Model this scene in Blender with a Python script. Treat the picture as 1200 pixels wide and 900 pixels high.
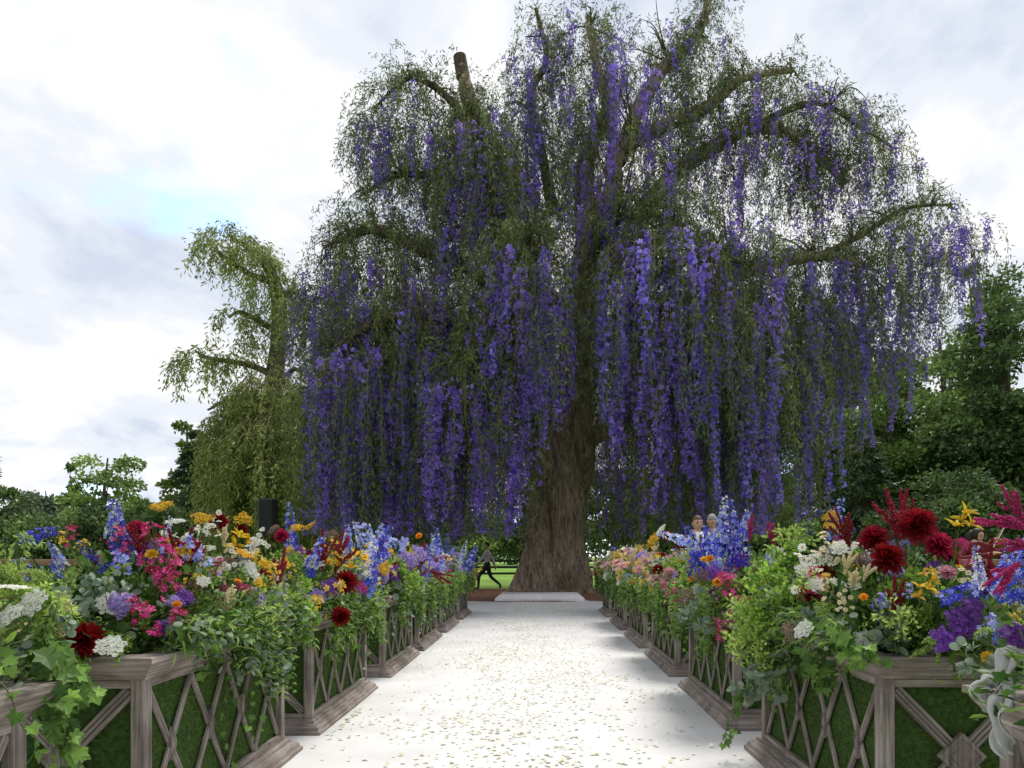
import bpy, math, numpy as np
from mathutils import Vector, Matrix, Quaternion
R_ = math.radians
for o in list(bpy.data.objects): bpy.data.objects.remove(o)
S = bpy.context.scene
C = S.collection

# ------------------------------------------------------------------ camera
CAMH, FPX, VX, VY = 1.25, 800.0, 634.0, 652.0
cd = bpy.data.cameras.new('camera'); cam = bpy.data.objects.new('camera', cd); C.objects.link(cam)
cam.location = (0, 0, CAMH); cam.rotation_euler = (R_(90), 0, 0)
cd.lens = 24; cd.sensor_width = 36; cd.shift_x = -(VX-600)/1200; cd.shift_y = (VY-450)/1200
cd.clip_start = 0.05; cd.clip_end = 2000
S.camera = cam

# ------------------------------------------------------------------ sky and sun
SUN_EL, SUN_AZ = 62.0, 30.0          # azimuth: degrees clockwise from +Y (the aisle direction)
w = bpy.data.worlds.new('World'); S.world = w; w.use_nodes = True
nt = w.node_tree; N = nt.nodes; L = nt.links
N.clear()
def nn(t, **k):
    n = N.new(t)
    for a, b in k.items(): setattr(n, a, b)
    return n
out = nn('ShaderNodeOutputWorld'); bg = nn('ShaderNodeBackground'); bg.inputs[1].default_value = 0.12
sky = nn('ShaderNodeTexSky', sky_type='NISHITA', sun_disc=False)
sky.sun_elevation = R_(SUN_EL); sky.sun_rotation = R_(SUN_AZ); sky.air_density = 1.0; sky.dust_density = 0.6
tc = nn('ShaderNodeTexCoord'); sep = nn('ShaderNodeSeparateXYZ'); L.new(tc.outputs['Generated'], sep.inputs[0])
def math_(op, a, b=None, c=None):
    m = nn('ShaderNodeMath', operation=op)
    for i, v in enumerate((a, b, c)):
        if v is None: continue
        if isinstance(v, (int, float)): m.inputs[i].default_value = v
        else: L.new(v, m.inputs[i])
    return m.outputs[0]
den = math_('ADD', math_('MAXIMUM', sep.outputs[2], 0.0), 0.30)
cmb = nn('ShaderNodeCombineXYZ')
L.new(math_('DIVIDE', sep.outputs[0], den), cmb.inputs[0]); L.new(math_('DIVIDE', sep.outputs[1], den), cmb.inputs[1])
def cloud_noise(scale, detail, rough, off, stretch, dist=0.6):
    mp = nn('ShaderNodeMapping'); L.new(cmb.outputs[0], mp.inputs[0])
    mp.inputs['Location'].default_value = off; mp.inputs['Scale'].default_value = stretch
    mp.inputs['Rotation'].default_value = (0, 0, 0.5)
    n = nn('ShaderNodeTexNoise'); L.new(mp.outputs[0], n.inputs[0])
    n.inputs['Scale'].default_value = scale; n.inputs['Detail'].default_value = detail
    n.inputs['Roughness'].default_value = rough; n.inputs['Distortion'].default_value = dist
    return n.outputs[0]
def ramp(f, stops):
    r = nn('ShaderNodeValToRGB'); L.new(f, r.inputs[0]); e = r.color_ramp.elements
    e[0].position, e[0].color = stops[0][0], stops[0][1]
    e[1].position, e[1].color = stops[-1][0], stops[-1][1]
    for p, c in stops[1:-1]:
        x = e.new(p); x.color = c
    r.color_ramp.interpolation = 'EASE'
    return r.outputs[0]
cover = ramp(cloud_noise(1.15, 9, 0.56, (8.5, 3.6, 0), (1, 0.75, 1), .4), [(0.305, (0, 0, 0, 1)), (0.415, (1, 1, 1, 1))])
shade = ramp(cloud_noise(2.3, 9, 0.58, (17.5, 4.8, 0), (1, 0.8, 1), .25), [(0.36, (3.5, 3.85, 4.6, 1)), (0.48, (4.5, 4.7, 5.1, 1)), (0.58, (5.35, 5.37, 5.4, 1))])
# ramps clamp nothing: colours above one are radiances before the 0.12 strength
mix = nn('ShaderNodeMix', data_type='RGBA'); L.new(cover, mix.inputs['Factor'])
skyb = nn('ShaderNodeMix', data_type='RGBA', blend_type='MULTIPLY'); skyb.inputs['Factor'].default_value = 1.0
L.new(sky.outputs[0], skyb.inputs['A']); skyb.inputs['B'].default_value = (1.75, 1.9, 2.35, 1)
L.new(skyb.outputs['Result'], mix.inputs['A']); L.new(shade, mix.inputs['B'])
L.new(mix.outputs['Result'], bg.inputs[0]); L.new(bg.outputs[0], out.inputs[0])
sl = bpy.data.lights.new('sun', 'SUN'); sun = bpy.data.objects.new('sun', sl); C.objects.link(sun)
sl.energy = 2.6; sl.angle = R_(22); sl.color = (1.0, 0.96, 0.9)
_d = Vector((math.cos(R_(SUN_EL))*math.sin(R_(SUN_AZ)), math.cos(R_(SUN_EL))*math.cos(R_(SUN_AZ)), math.sin(R_(SUN_EL))))
sun.rotation_euler = _d.to_track_quat('Z', 'Y').to_euler(); sun.location = (0, 0, 40)
S.view_settings.view_transform = 'Standard'; S.view_settings.look = 'None'
S.view_settings.exposure = 0.68; S.view_settings.gamma = 1.0; S.view_settings.use_curve_mapping = False
S.render.engine = 'CYCLES'

# ------------------------------------------------------------------ helpers
def rg(seed): return np.random.default_rng(seed)
def W(px, py, d):                       # a pixel of the photograph and a distance along the aisle -> a point
    return np.array([(px-VX)*d/FPX, d, CAMH+(VY-py)*d/FPX])
def unit(v):
    v = np.asarray(v, float); return v/np.maximum(np.linalg.norm(v, axis=-1, keepdims=True), 1e-9)
class MB:
    """collects vertices and faces, then builds one mesh; t is one tint number per face"""
    def __init__(s): s.V = []; s.F = []; s.n = 0
    def add(s, V, F, mi=0, t=0.5, smooth=False):
        V = np.asarray(V, float).reshape(-1, 3); F = np.asarray(F, int)
        if len(F) == 0: return s
        t = np.broadcast_to(np.asarray(t, float), (len(F),)); s.V.append(V); s.F.append((F+s.n, mi, t, smooth)); s.n += len(V)
        return s
    def inst(s, tv, tf, P, Rm, sc, mi=0, t=None, smooth=False):
        P = np.asarray(P, float); n = len(P); nv = len(tv); tf = np.asarray(tf)
        sc = np.asarray(sc, float)
        if sc.ndim == 0: sc = np.full((n, 1), float(sc))
        if sc.ndim == 1: sc = sc[:, None]
        if sc.shape[1] == 1: sc = np.repeat(sc, 3, 1)
        V = P[:, None, :] + np.einsum('nij,nvj->nvi', Rm, np.asarray(tv, float)[None]*sc[:, None, :])
        F = (tf[None] + (np.arange(n)*nv)[:, None, None]).reshape(-1, tf.shape[1])
        if t is None: t = np.full(n, .5)
        t = np.asarray(t, float)
        t = np.repeat(t, len(tf)) if t.ndim == 1 else t.reshape(-1)
        return s.add(V.reshape(-1, 3), F, mi, t, smooth)
    def box(s, x0, x1, y0, y1, z0, z1, mi=0, t=.5):
        V = [(x, y, z) for z in (z0, z1) for y in (y0, y1) for x in (x0, x1)]
        return s.add(V, [(0, 2, 3, 1), (4, 5, 7, 6), (0, 1, 5, 4), (2, 6, 7, 3), (0, 4, 6, 2), (1, 3, 7, 5)], mi, t)
    def mesh(s, name, mats):
        me = bpy.data.meshes.new(name)
        V = np.concatenate(s.V); me.vertices.add(len(V)); me.vertices.foreach_set('co', V.ravel().astype(np.float32))
        tot = np.concatenate([np.full(len(f), f.shape[1]) for f, *_ in s.F]); lp = np.concatenate([f.ravel() for f, *_ in s.F])
        me.loops.add(len(lp)); me.loops.foreach_set('vertex_index', lp.astype(np.int32))
        me.polygons.add(len(tot)); st = np.concatenate([[0], np.cumsum(tot)[:-1]])
        me.polygons.foreach_set('loop_start', st.astype(np.int32))
        try: me.polygons.foreach_set('loop_total', tot.astype(np.int32))
        except Exception: pass
        me.polygons.foreach_set('material_index', np.concatenate([np.full(len(f), m) for f, m, *_ in s.F]).astype(np.int32))
        me.polygons.foreach_set('use_smooth', np.concatenate([np.full(len(f), sm) for f, _, _, sm in s.F]).astype(bool))
        a = me.attributes.new('tint', 'FLOAT', 'FACE'); a.data.foreach_set('value', np.concatenate([t for _, _, t, _ in s.F]).astype(np.float32))
        for m in (mats if isinstance(mats, (list, tuple)) else [mats]): me.materials.append(m)
        me.update(calc_edges=True); me.validate()
        return me
def link(name, me, parent=None, loc=None, rot=None, scale=None):
    o = bpy.data.objects.new(name, me); C.objects.link(o)
    if parent is not None: o.parent = parent
    if loc is not None: o.location = [float(a) for a in loc]
    if rot is not None:
        if isinstance(rot, Quaternion): o.rotation_mode = 'QUATERNION'; o.rotation_quaternion = rot
        else: o.rotation_euler = rot
    if scale is not None: o.scale = (scale,)*3 if np.isscalar(scale) else [float(a) for a in scale]
    return o
def tag(o, label=None, cat=None, group=None, kind=None):
    if label: o['label'] = label
    if cat: o['category'] = cat
    if group: o['group'] = group
    if kind: o['kind'] = kind
    return o
def empty(name, loc, label, cat, group=None, rz=0.0):
    o = bpy.data.objects.new(name, None); C.objects.link(o); o.empty_display_size = .05
    o.location = [float(a) for a in loc]; o.rotation_euler = (0, 0, rz); return tag(o, label, cat, group)
def frames(d, roll):                    # columns: x side, y along d, z normal, turned by roll about d
    d = unit(d); up = np.zeros_like(d); up[:, 2] = 1.0
    par = np.abs(d[:, 2]) > .98; up[par] = (1, 0, 0)
    x = unit(np.cross(d, up)); z = np.cross(x, d); c, s = np.cos(roll)[:, None], np.sin(roll)[:, None]
    return np.stack([x*c+z*s, d, z*c-x*s], 2)
def zframes(d, roll):                   # columns: z along d
    f = frames(d, roll); return np.stack([f[:, :, 0], -f[:, :, 2], f[:, :, 1]], 2)
def rdir(g, n): return unit(g.normal(size=(n, 3)))
def tube(pts, rad, n=8, cap=True):
    pts = np.asarray(pts, float); K = len(pts); rad = np.broadcast_to(np.asarray(rad, float), (K,))
    T = unit(np.gradient(pts, axis=0)); V = np.zeros((K, n, 3)); ref = np.array([1., .13, .07]); a = np.arange(n)*2*np.pi/n
    for i in range(K):
        x = unit(ref-T[i]*np.dot(ref, T[i])); y = np.cross(T[i], x); ref = x
        V[i] = pts[i]+rad[i]*(np.cos(a)[:, None]*x+np.sin(a)[:, None]*y)
    i, j = np.meshgrid(np.arange(K-1), np.arange(n), indexing='ij'); j2 = (j+1) % n
    F = np.stack([i*n+j, i*n+j2, (i+1)*n+j2, (i+1)*n+j], -1).reshape(-1, 4)
    return V.reshape(-1, 3), F
def smooth_path(p, n):                  # Catmull-Rom through the given points
    p = np.asarray(p, float); q = np.vstack([2*p[0]-p[1], p, 2*p[-1]-p[-2]]); u = np.linspace(0, len(p)-1-1e-6, n); i = u.astype(int); f = (u-i)[:, None]
    a, b, c, d = q[i], q[i+1], q[i+2], q[i+3]
    return .5*(2*b+(c-a)*f+(2*a-5*b+4*c-d)*f**2+(3*b-a-3*c+d)*f**3)

# leaf shapes: length 1 along y, width 1 along x, normal z
LEAF4 = (np.array([(0, 0, 0), (.5, .45, .1), (0, 1, -.06), (-.5, .45, .1)]), np.array([(0, 1, 2), (0, 2, 3)]))
LEAF8 = (np.array([(0, 0, 0), (0, .33, -.02), (0, .68, -.05), (0, 1, -.16), (.42, .3, .08), (.36, .66, .05), (-.42, .3, .08), (-.36, .66, .05)]),
         np.array([(0, 4, 1), (0, 1, 6), (4, 5, 1), (1, 5, 2), (1, 2, 6), (6, 2, 7), (5, 3, 2), (2, 3, 7)]))
_iv = [(0, 0), (.2, -.16), (.46, -.1), (.38, .16), (.6, .44), (.3, .5), (.22, .66), (0, 1)]
_iv = _iv+[(-x, y) for x, y in _iv[-2:0:-1]]
IVY = (np.array([(0, .3, -.05)]+[(x, y, .05*abs(x)*2-.09*max(y-.4, 0)) for x, y in _iv]), np.array([(0, 1+i, 1+(i+1) % len(_iv)) for i in range(len(_iv))]))
_ro = [(0, 0)]+[(.5*math.sin(a), .5-.5*math.cos(a)) for a in np.linspace(.35, 2*math.pi-.35, 11)]
ROUND = (np.array([(0, .5, -.05)]+[(x, y, .06*abs(x)) for x, y in _ro]), np.array([(0, 1+i, 1+(i+1) % len(_ro)) for i in range(len(_ro))]))
FLORET5 = None

# ------------------------------------------------------------------ materials
def newmat(name):
    m = bpy.data.materials.new(name); m.use_nodes = True; t = m.node_tree; t.nodes.clear()
    o = t.nodes.new('ShaderNodeOutputMaterial'); return m, t, o
def col4(c): return (c[0], c[1], c[2], 1)
def leafmat(name, c1, c2, trans=.3, rough=.45, vary=.35, spec=.3, gloss=True):
    """soft thin surface: two colours mixed by the per-face tint, small change from object to object"""
    m, t, o = newmat(name); n, l = t.nodes, t.links
    at = n.new('ShaderNodeAttribute'); at.attribute_name = 'tint'
    mx = n.new('ShaderNodeMix'); mx.data_type = 'RGBA'; mx.inputs['A'].default_value = col4(c1); mx.inputs['B'].default_value = col4(c2)
    l.new(at.outputs['Fac'], mx.inputs['Factor'])
    oi = n.new('ShaderNodeObjectInfo'); mr = n.new('ShaderNodeMapRange'); l.new(oi.outputs['Random'], mr.inputs[0])
    mr.inputs[3].default_value = 1-vary; mr.inputs[4].default_value = 1+vary*.6
    hs = n.new('ShaderNodeHueSaturation'); l.new(mx.outputs['Result'], hs.inputs['Color']); l.new(mr.outputs[0], hs.inputs['Value'])
    mh = n.new('ShaderNodeMapRange'); l.new(oi.outputs['Random'], mh.inputs[0]); mh.inputs[3].default_value = .5+vary*.03; mh.inputs[4].default_value = .5-vary*.03
    l.new(mh.outputs[0], hs.inputs['Hue'])
    p = n.new('ShaderNodeBsdfPrincipled'); p.inputs['Roughness'].default_value = rough; p.inputs['Specular IOR Level'].default_value = spec
    l.new(hs.outputs[0], p.inputs['Base Color'])
    tr = n.new('ShaderNodeBsdfTranslucent'); l.new(hs.outputs[0], tr.inputs[0])
    ms = n.new('ShaderNodeMixShader'); ms.inputs[0].default_value = trans; l.new(p.outputs[0], ms.inputs[1]); l.new(tr.outputs[0], ms.inputs[2])
    l.new(ms.outputs[0], o.inputs[0]); return m
def solid(name, c1, c2=None, scale=8, rough=.7, bump=0, stretch=(1, 1, 1), spec=.3, detail=6, lo=.35, hi=.65, metal=0, coords='Object', bscale=None):
    m, t, o = newmat(name); n, l = t.nodes, t.links
    p = n.new('ShaderNodeBsdfPrincipled'); p.inputs['Roughness'].default_value = rough; p.inputs['Specular IOR Level'].default_value = spec; p.inputs['Metallic'].default_value = metal
    l.new(p.outputs[0], o.inputs[0])
    if c2 is None: p.inputs['Base Color'].default_value = col4(c1); return m
    tc = n.new('ShaderNodeTexCoord'); mp = n.new('ShaderNodeMapping'); l.new(tc.outputs[coords], mp.inputs[0]); mp.inputs['Scale'].default_value = stretch
    no = n.new('ShaderNodeTexNoise'); l.new(mp.outputs[0], no.inputs[0]); no.inputs['Scale'].default_value = scale; no.inputs['Detail'].default_value = detail; no.inputs['Roughness'].default_value = .62
    r = n.new('ShaderNodeValToRGB'); l.new(no.outputs[0], r.inputs[0]); e = r.color_ramp.elements
    e[0].position, e[0].color, e[1].position, e[1].color = lo, col4(c1), hi, col4(c2)
    l.new(r.outputs[0], p.inputs['Base Color'])
    if bump:
        b = n.new('ShaderNodeBump'); b.inputs['Strength'].default_value = bump; b.inputs['Distance'].default_value = bscale or .02
        l.new(no.outputs[0], b.inputs['Height']); l.new(b.outputs[0], p.inputs['Normal'])
    return m
# ------------------------------------------------------------------ ground
def ground_mat():
    m, t, o = newmat('lawn'); n, l = t.nodes, t.links
    p = n.new('ShaderNodeBsdfPrincipled'); p.inputs['Roughness'].default_value = .85; p.inputs['Specular IOR Level'].default_value = .15; l.new(p.outputs[0], o.inputs[0])
    tc = n.new('ShaderNodeTexCoord')
    a = n.new('ShaderNodeTexNoise'); a.inputs['Scale'].default_value = .35; a.inputs['Detail'].default_value = 8; l.new(tc.outputs['Object'], a.inputs[0])
    b = n.new('ShaderNodeTexNoise'); b.inputs['Scale'].default_value = 60; b.inputs['Detail'].default_value = 4; l.new(tc.outputs['Object'], b.inputs[0])
    r = n.new('ShaderNodeValToRGB'); e = r.color_ramp.elements; e[0].position = .3; e[0].color = (.085, .16, .024, 1); e[1].position = .7; e[1].color = (.20, .34, .05, 1)
    mx = n.new('ShaderNodeMath'); mx.operation = 'MULTIPLY_ADD'; l.new(b.outputs[0], mx.inputs[0]); mx.inputs[1].default_value = .5; l.new(a.outputs[0], mx.inputs[2])
    ms = n.new('ShaderNodeMath'); ms.operation = 'SUBTRACT'; l.new(mx.outputs[0], ms.inputs[0]); ms.inputs[1].default_value = .25
    l.new(ms.outputs[0], r.inputs[0]); l.new(r.outputs[0], p.inputs['Base Color'])
    bu = n.new('ShaderNodeBump'); bu.inputs['Strength'].default_value = .8; bu.inputs['Distance'].default_value = .03; l.new(b.outputs[0], bu.inputs['Height']); l.new(bu.outputs[0], p.inputs['Normal'])
    return m
M = {}
M['lawn'] = ground_mat()
M['mulch'] = solid('bark mulch', (.07, .032, .018), (.24, .115, .065), 14, .95, .9, bscale=.05)
M['carpet'] = solid('white carpet', (.53, .525, .52), (.62, .615, .605), 1.7, .95, .35, detail=10, bscale=.004)
M['board'] = solid('painted board', (.66, .62, .61), (.76, .74, .73), 4, .6, .05)
tag(link('ground', MB().add([(-400, -60, 0), (400, -60, 0), (400, 900, 0), (-400, 900, 0)], [(0, 1, 2, 3)]).mesh('ground', M['lawn'])), kind='structure')
# mulch bed round the willow, slightly heaped
g = rg(1); mb = MB(); na, nr = 72, 12
TX, TY = .30, 22.2
ang = np.arange(na)*2*np.pi/na; edge = 1+.05*np.sin(3*ang+.4)+.03*np.sin(7*ang)+g.normal(0, .012, na)
V = []
for i in range(nr):
    f = (i+.6)/(nr-.4); r = 5.2*f*edge
    z = .012+.16*(1-f)**1.3+g.normal(0, .012, na)*(f < .97)
    V += [(TX+a*math.cos(t)*1.55, TY+.4+a*math.sin(t)*.72, max(b, .008)) for a, t, b in zip(r, ang, z)]
F = [(i*na+j, i*na+(j+1) % na, (i+1)*na+(j+1) % na, (i+1)*na+j) for i in range(nr-1) for j in range(na)]
mb.add(V, F, smooth=True); tag(link('mulch_bed', mb.mesh('mulch_bed', M['mulch'])), kind='structure')
# carpet: thin slab, gentle creases
g = rg(2); mb = MB(); xs = np.linspace(-2.62, 2.40, 36); ys = np.linspace(-1.0, 20.1, 150)
X, Y = np.meshgrid(xs, ys); Z = .012+.0025*np.sin(X*2.1+Y*.7)+.002*np.sin(Y*3.3+X)+g.normal(0, .0008, X.shape)
mb.add(np.stack([X, Y, Z], -1).reshape(-1, 3), [(i*36+j, i*36+j+1, (i+1)*36+j+1, (i+1)*36+j) for i in range(149) for j in range(35)], smooth=True)
mb.add([(-2.62, 20.1, .012), (2.40, 20.1, .012), (2.40, 20.1, 0), (-2.62, 20.1, 0)], [(0, 1, 2, 3)])
tag(link('aisle_carpet', mb.mesh('aisle_carpet', M['carpet'])), 'long white carpet strewn with pale petals running between the flower planters', 'carpet')
# low white platform at the end of the carpet
mb = MB(); x0, x1, y0, y1, h = -1.24, 1.17, 18.85, 20.0, .20
mb.add([(x0-.04, y0-.03, .0), (x1+.04, y0-.03, 0), (x1+.04, y1, 0), (x0-.04, y1, 0), (x0-.04, y0-.03, .08), (x1+.04, y0-.03, .08), (x1+.04, y1, .08), (x0-.04, y1, .08),
        (x0+.12, y0+.06, h), (x1-.12, y0+.06, h), (x1-.12, y1, h), (x0+.12, y1, h)],
       [(0, 1, 5, 4), (1, 2, 6, 5), (2, 3, 7, 6), (3, 0, 4, 7), (4, 5, 9, 8), (5, 6, 10, 9), (6, 7, 11, 10), (7, 4, 8, 11), (8, 9, 10, 11)])
tag(link('low_platform', mb.mesh('low_platform', M['board'])), 'low white platform with sloped edges at the carpet end before the willow trunk', 'platform')
# strewn petals
g = rg(3); n = 5200; M['petal_pale'] = leafmat('strewn petals', (.80, .79, .69), (.70, .71, .50), .3, .6, 0)
P = np.stack([np.clip(g.normal(-.1, .62, n), -1.45, 1.22), 3.0+17*g.random(n)**1.15, np.full(n, .0175)], 1)
cl_ = np.stack([g.normal(-.1, .55, 160), 3+16*g.random(160)**1.2], 1)[g.integers(0, 160, n)]; P[:, :2] = np.where((g.random(n) < .55)[:, None], cl_+g.normal(0, .16, (n, 2)), P[:, :2]); P[:, 0] += .25*np.sin(P[:, 1]*2.3)*(g.random(n) < .5); P[:, 0] = np.clip(P[:, 0], -1.45, 1.24)
d = rdir(g, n); d[:, 2] = np.abs(d[:, 2])*.12
PET = (np.array([(0, 0, 0), (.42, .5, .18), (.3, .95, .05), (-.3, .95, .05), (-.42, .5, .18), (0, .5, 0)]), np.array([(0, 1, 5), (1, 2, 5), (2, 3, 5), (3, 4, 5), (4, 0, 5)]))
mb = MB().inst(*PET, P, frames(d, g.normal(0, .25, n)), g.uniform(.018, .042, n), 0, np.clip(g.normal(.35, .35, n), 0, 1))
tag(link('strewn_petals', mb.mesh('strewn_petals', M['petal_pale'])), 'pale cream and green petals strewn over the white carpet', 'petals', kind='stuff')
# ------------------------------------------------------------------ planters
def wood_mat():
    m, t, o = newmat('weathered wood'); n, l = t.nodes, t.links
    p = n.new('ShaderNodeBsdfPrincipled'); p.inputs['Roughness'].default_value = .72; p.inputs['Specular IOR Level'].default_value = .25; l.new(p.outputs[0], o.inputs[0])
    tc = n.new('ShaderNodeTexCoord'); oi = n.new('ShaderNodeObjectInfo')
    ad = n.new('ShaderNodeVectorMath'); ad.operation = 'ADD'; l.new(tc.outputs['UV'], ad.inputs[0])
    mu = n.new('ShaderNodeVectorMath'); mu.operation = 'SCALE'; mu.inputs[0].default_value = (7, 13, 0); l.new(oi.outputs['Random'], mu.inputs['Scale']); l.new(mu.outputs[0], ad.inputs[1])
    mp = n.new('ShaderNodeMapping'); l.new(ad.outputs[0], mp.inputs[0]); mp.inputs['Scale'].default_value = (3.0, 70, 1)
    a = n.new('ShaderNodeTexNoise'); a.inputs['Scale'].default_value = 1; a.inputs['Detail'].default_value = 8; a.inputs['Roughness'].default_value = .7; a.inputs['Distortion'].default_value = .6; l.new(mp.outputs[0], a.inputs[0])
    b = n.new('ShaderNodeTexNoise'); b.inputs['Scale'].default_value = 5; b.inputs['Detail'].default_value = 5; l.new(ad.outputs[0], b.inputs[0])
    r = n.new('ShaderNodeValToRGB'); e = r.color_ramp.elements; e[0].position = .30; e[0].color = (.095, .080, .070, 1); e[1].position = .68; e[1].color = (.42, .385, .355, 1)
    x = e.new(.48); x.color = (.245, .215, .192, 1)
    l.new(a.outputs[0], r.inputs[0])
    r2 = n.new('ShaderNodeValToRGB'); e = r2.color_ramp.elements; e[0].position = .35; e[0].color = (.62, .58, .56, 1); e[1].position = .65; e[1].color = (1.1, 1.06, 1.04, 1); l.new(b.outputs[0], r2.inputs[0])
    mx = n.new('ShaderNodeMix'); mx.data_type = 'RGBA'; mx.blend_type = 'MULTIPLY'; mx.inputs['Factor'].default_value = 1; l.new(r.outputs[0], mx.inputs['A']); l.new(r2.outputs[0], mx.inputs['B'])
    l.new(mx.outputs['Result'], p.inputs['Base Color'])
    bu = n.new('ShaderNodeBump'); bu.inputs['Strength'].default_value = .5; bu.inputs['Distance'].default_value = .003; l.new(a.outputs[0], bu.inputs['Height']); l.new(bu.outputs[0], p.inputs['Normal'])
    return m
M['wood'] = wood_mat()
M['moss'] = leafmat('moss blades', (.028, .075, .011), (.19, .33, .05), .25, .8, .15, .1)
M['mossbase'] = solid('moss base', (.02, .045, .009), (.06, .11, .02), 40, .95, .5)
M['soil'] = solid('soil', (.018, .012, .008), (.04, .028, .02), 40, .95, .4)
def add_uv(me, along):                  # u runs along the grain direction, v across it, in metres
    uv = me.uv_layers.new(name='UVMap'); ax = np.array(along, float); ax /= np.linalg.norm(ax)
    nl = len(me.loops); vi = np.empty(nl, np.int32); me.loops.foreach_get('vertex_index', vi)
    co = np.empty(len(me.vertices)*3, np.float32); me.vertices.foreach_get('co', co); co = co.reshape(-1, 3)[vi]
    u = co@ax; rest = co-u[:, None]*ax; v = rest@np.array([1.0, .83, .61])
    uv.data.foreach_set('uv', np.stack([u, v], 1).astype(np.float32).ravel()); return me
HX, HY = .3375, .76                     # half width and half length of a planter body
Z0, Z1, Z2, Z3, ZC = .097, .130, .700, .736, .834
def bevel_box(x0, x1, y0, y1, z0, z1, b=.004):
    mb = MB(); V = []
    for z, i in ((z0, b), (z0+b, 0), (z1-b, 0), (z1, b)):
        V += [(x0+i, y0+b, z), (x0+b, y0+i, z), (x1-b, y0+i, z), (x1-i, y0+b, z), (x1-i, y1-b, z), (x1-b, y1-i, z), (x0+b, y1-i, z), (x0+i, y1-b, z)]
    F = [(k*8+j, k*8+(j+1) % 8, k*8+8+(j+1) % 8, k*8+8+j) for k in range(3) for j in range(8)]
    mb.add(V, F); mb.add(V, [(7, 6, 5, 4, 3, 2, 1, 0), (24, 25, 26, 27, 28, 29, 30, 31)]) if False else mb.F.append((np.array([(7, 6, 5, 4, 3, 2, 1, 0), (24, 25, 26, 27, 28, 29, 30, 31)]), 0, np.full(2, .5), False))
    return mb
def moulding(profile, axis_len, other, along_x):
    """one mitred length of moulding; profile = [(out, z)...]; body face at `other`, half length axis_len"""
    mb = MB(); V = []
    for s in (-1, 1):
        for o_, z in profile:
            a = s*(axis_len+o_)
            V.append((a, other+o_, z) if along_x else (other+o_, a, z))
    n = len(profile); F = [(i, (i+1) % n, n+(i+1) % n, n+i) for i in range(n)]
    mb.add(V, F); mb.F.append((np.array([list(range(n))[::-1]]), 0, np.full(1, .5), False)); mb.F.append((np.array([list(range(n, 2*n))]), 0, np.full(1, .5), False))
    return mb
plinth_p = [(-.05, 0), (.085, 0), (.085, .022), (.072, .028), (.066, .05), (.045, .066), (.028, .072), (.024, Z0-.006), (.012, Z0), (-.05, Z0)]
cap_p = [(-.075, Z3), (.006, Z3), (.010, Z3+.012), (.030, Z3+.030), (.052, Z3+.058), (.058, Z3+.072), (.070, Z3+.076), (.070, ZC), (-.045, ZC), (-.045, ZC-.03), (-.075, ZC-.03)]
PART = {}
for nm, prof, al in (('plinth', plinth_p, 0), ('cap', cap_p, 0)):
    PART[nm+'_side'] = add_uv(moulding(prof, HY, HX, False).mesh(nm+'_side', M['wood']), (0, 1, 0))
    PART[nm+'_end'] = add_uv(moulding(prof, HX, HY, True).mesh(nm+'_end', M['wood']), (1, 0, 0))
PW = .058
PART['post'] = add_uv(bevel_box(-PW/2, PW/2, -PW/2, PW/2, Z0-.02, Z3+.004).mesh('post', M['wood']), (0, 0, 1))
PART['rail_side'] = add_uv(bevel_box(-.016, .016, -(HY-PW), HY-PW, 0, .034, .003).mesh('rail_side', M['wood']), (0, 1, 0))
PART['rail_end'] = add_uv(bevel_box(-(HX-PW), HX-PW, -.016, .016, 0, .034, .003).mesh('rail_end', M['wood']), (1, 0, 0))
def lath(length, wdt, thick):           # three reeds with grooves between, length along y, face towards +z
    mb = MB(); a = wdt/3
    xs = []; 
    for k in range(3):
        c = (k-1)*a; q = a*.36
        xs += [(c-q-a*.07, -thick*.2), (c-q, thick*.35), (c-q*.5, thick*.5), (c+q*.5, thick*.5), (c+q, thick*.35), (c+q+a*.07, -thick*.2)]
    xs = [(-wdt/2, -thick*.5)]+xs+[(wdt/2, -thick*.5)]
    n = len(xs); V = [(x, s*length/2, z) for s in (-1, 1) for x, z in xs]
    mb.add(V, [(i, (i+1) % n, n+(i+1) % n, n+i) for i in range(n)])
    mb.F.append((np.array([list(range(n))[::-1]]), 0, np.full(1, .5), False)); mb.F.append((np.array([list(range(n, 2*n))]), 0, np.full(1, .5), False))
    return add_uv(mb.mesh('lath', M['wood']), (0, 1, 0))
OH = Z2-Z1                              # height of the open panel
CW = 2*(HY-PW)/4                        # width of one crossing on the long side
LS = math.hypot(CW, OH); AS = math.atan2(CW, OH)
EW = 2*(HX-PW); LE = math.hypot(EW, OH); AE = math.atan2(EW, OH)
PART['lath_side'] = lath(LS-.012, .030, .012); PART['lath_end'] = lath(LE-.03, .056, .014)
def block(w_, h_, z):                   # raised lozenge with a sunk field and a raised middle, face towards +z
    mb = MB(); V = []
    for f, zz in ((1, -.008), (1, z), (.80, z), (.76, z-.006), (.50, z-.006), (.46, z-.001), (.001, z-.001)):
        V += [(w_*f, 0, zz), (0, h_*f, zz), (-w_*f, 0, zz), (0, -h_*f, zz)]
    mb.add(V, [(k*4+j, k*4+(j+1) % 4, k*4+4+(j+1) % 4, k*4+4+j) for k in range(6) for j in range(4)])
    return add_uv(mb.mesh('lozenge', M['wood']), (0, 1, 0))
PART['lozenge_side'] = block(.024, .075, .012); PART['lozenge_end'] = block(.098, .098, .014)
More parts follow.
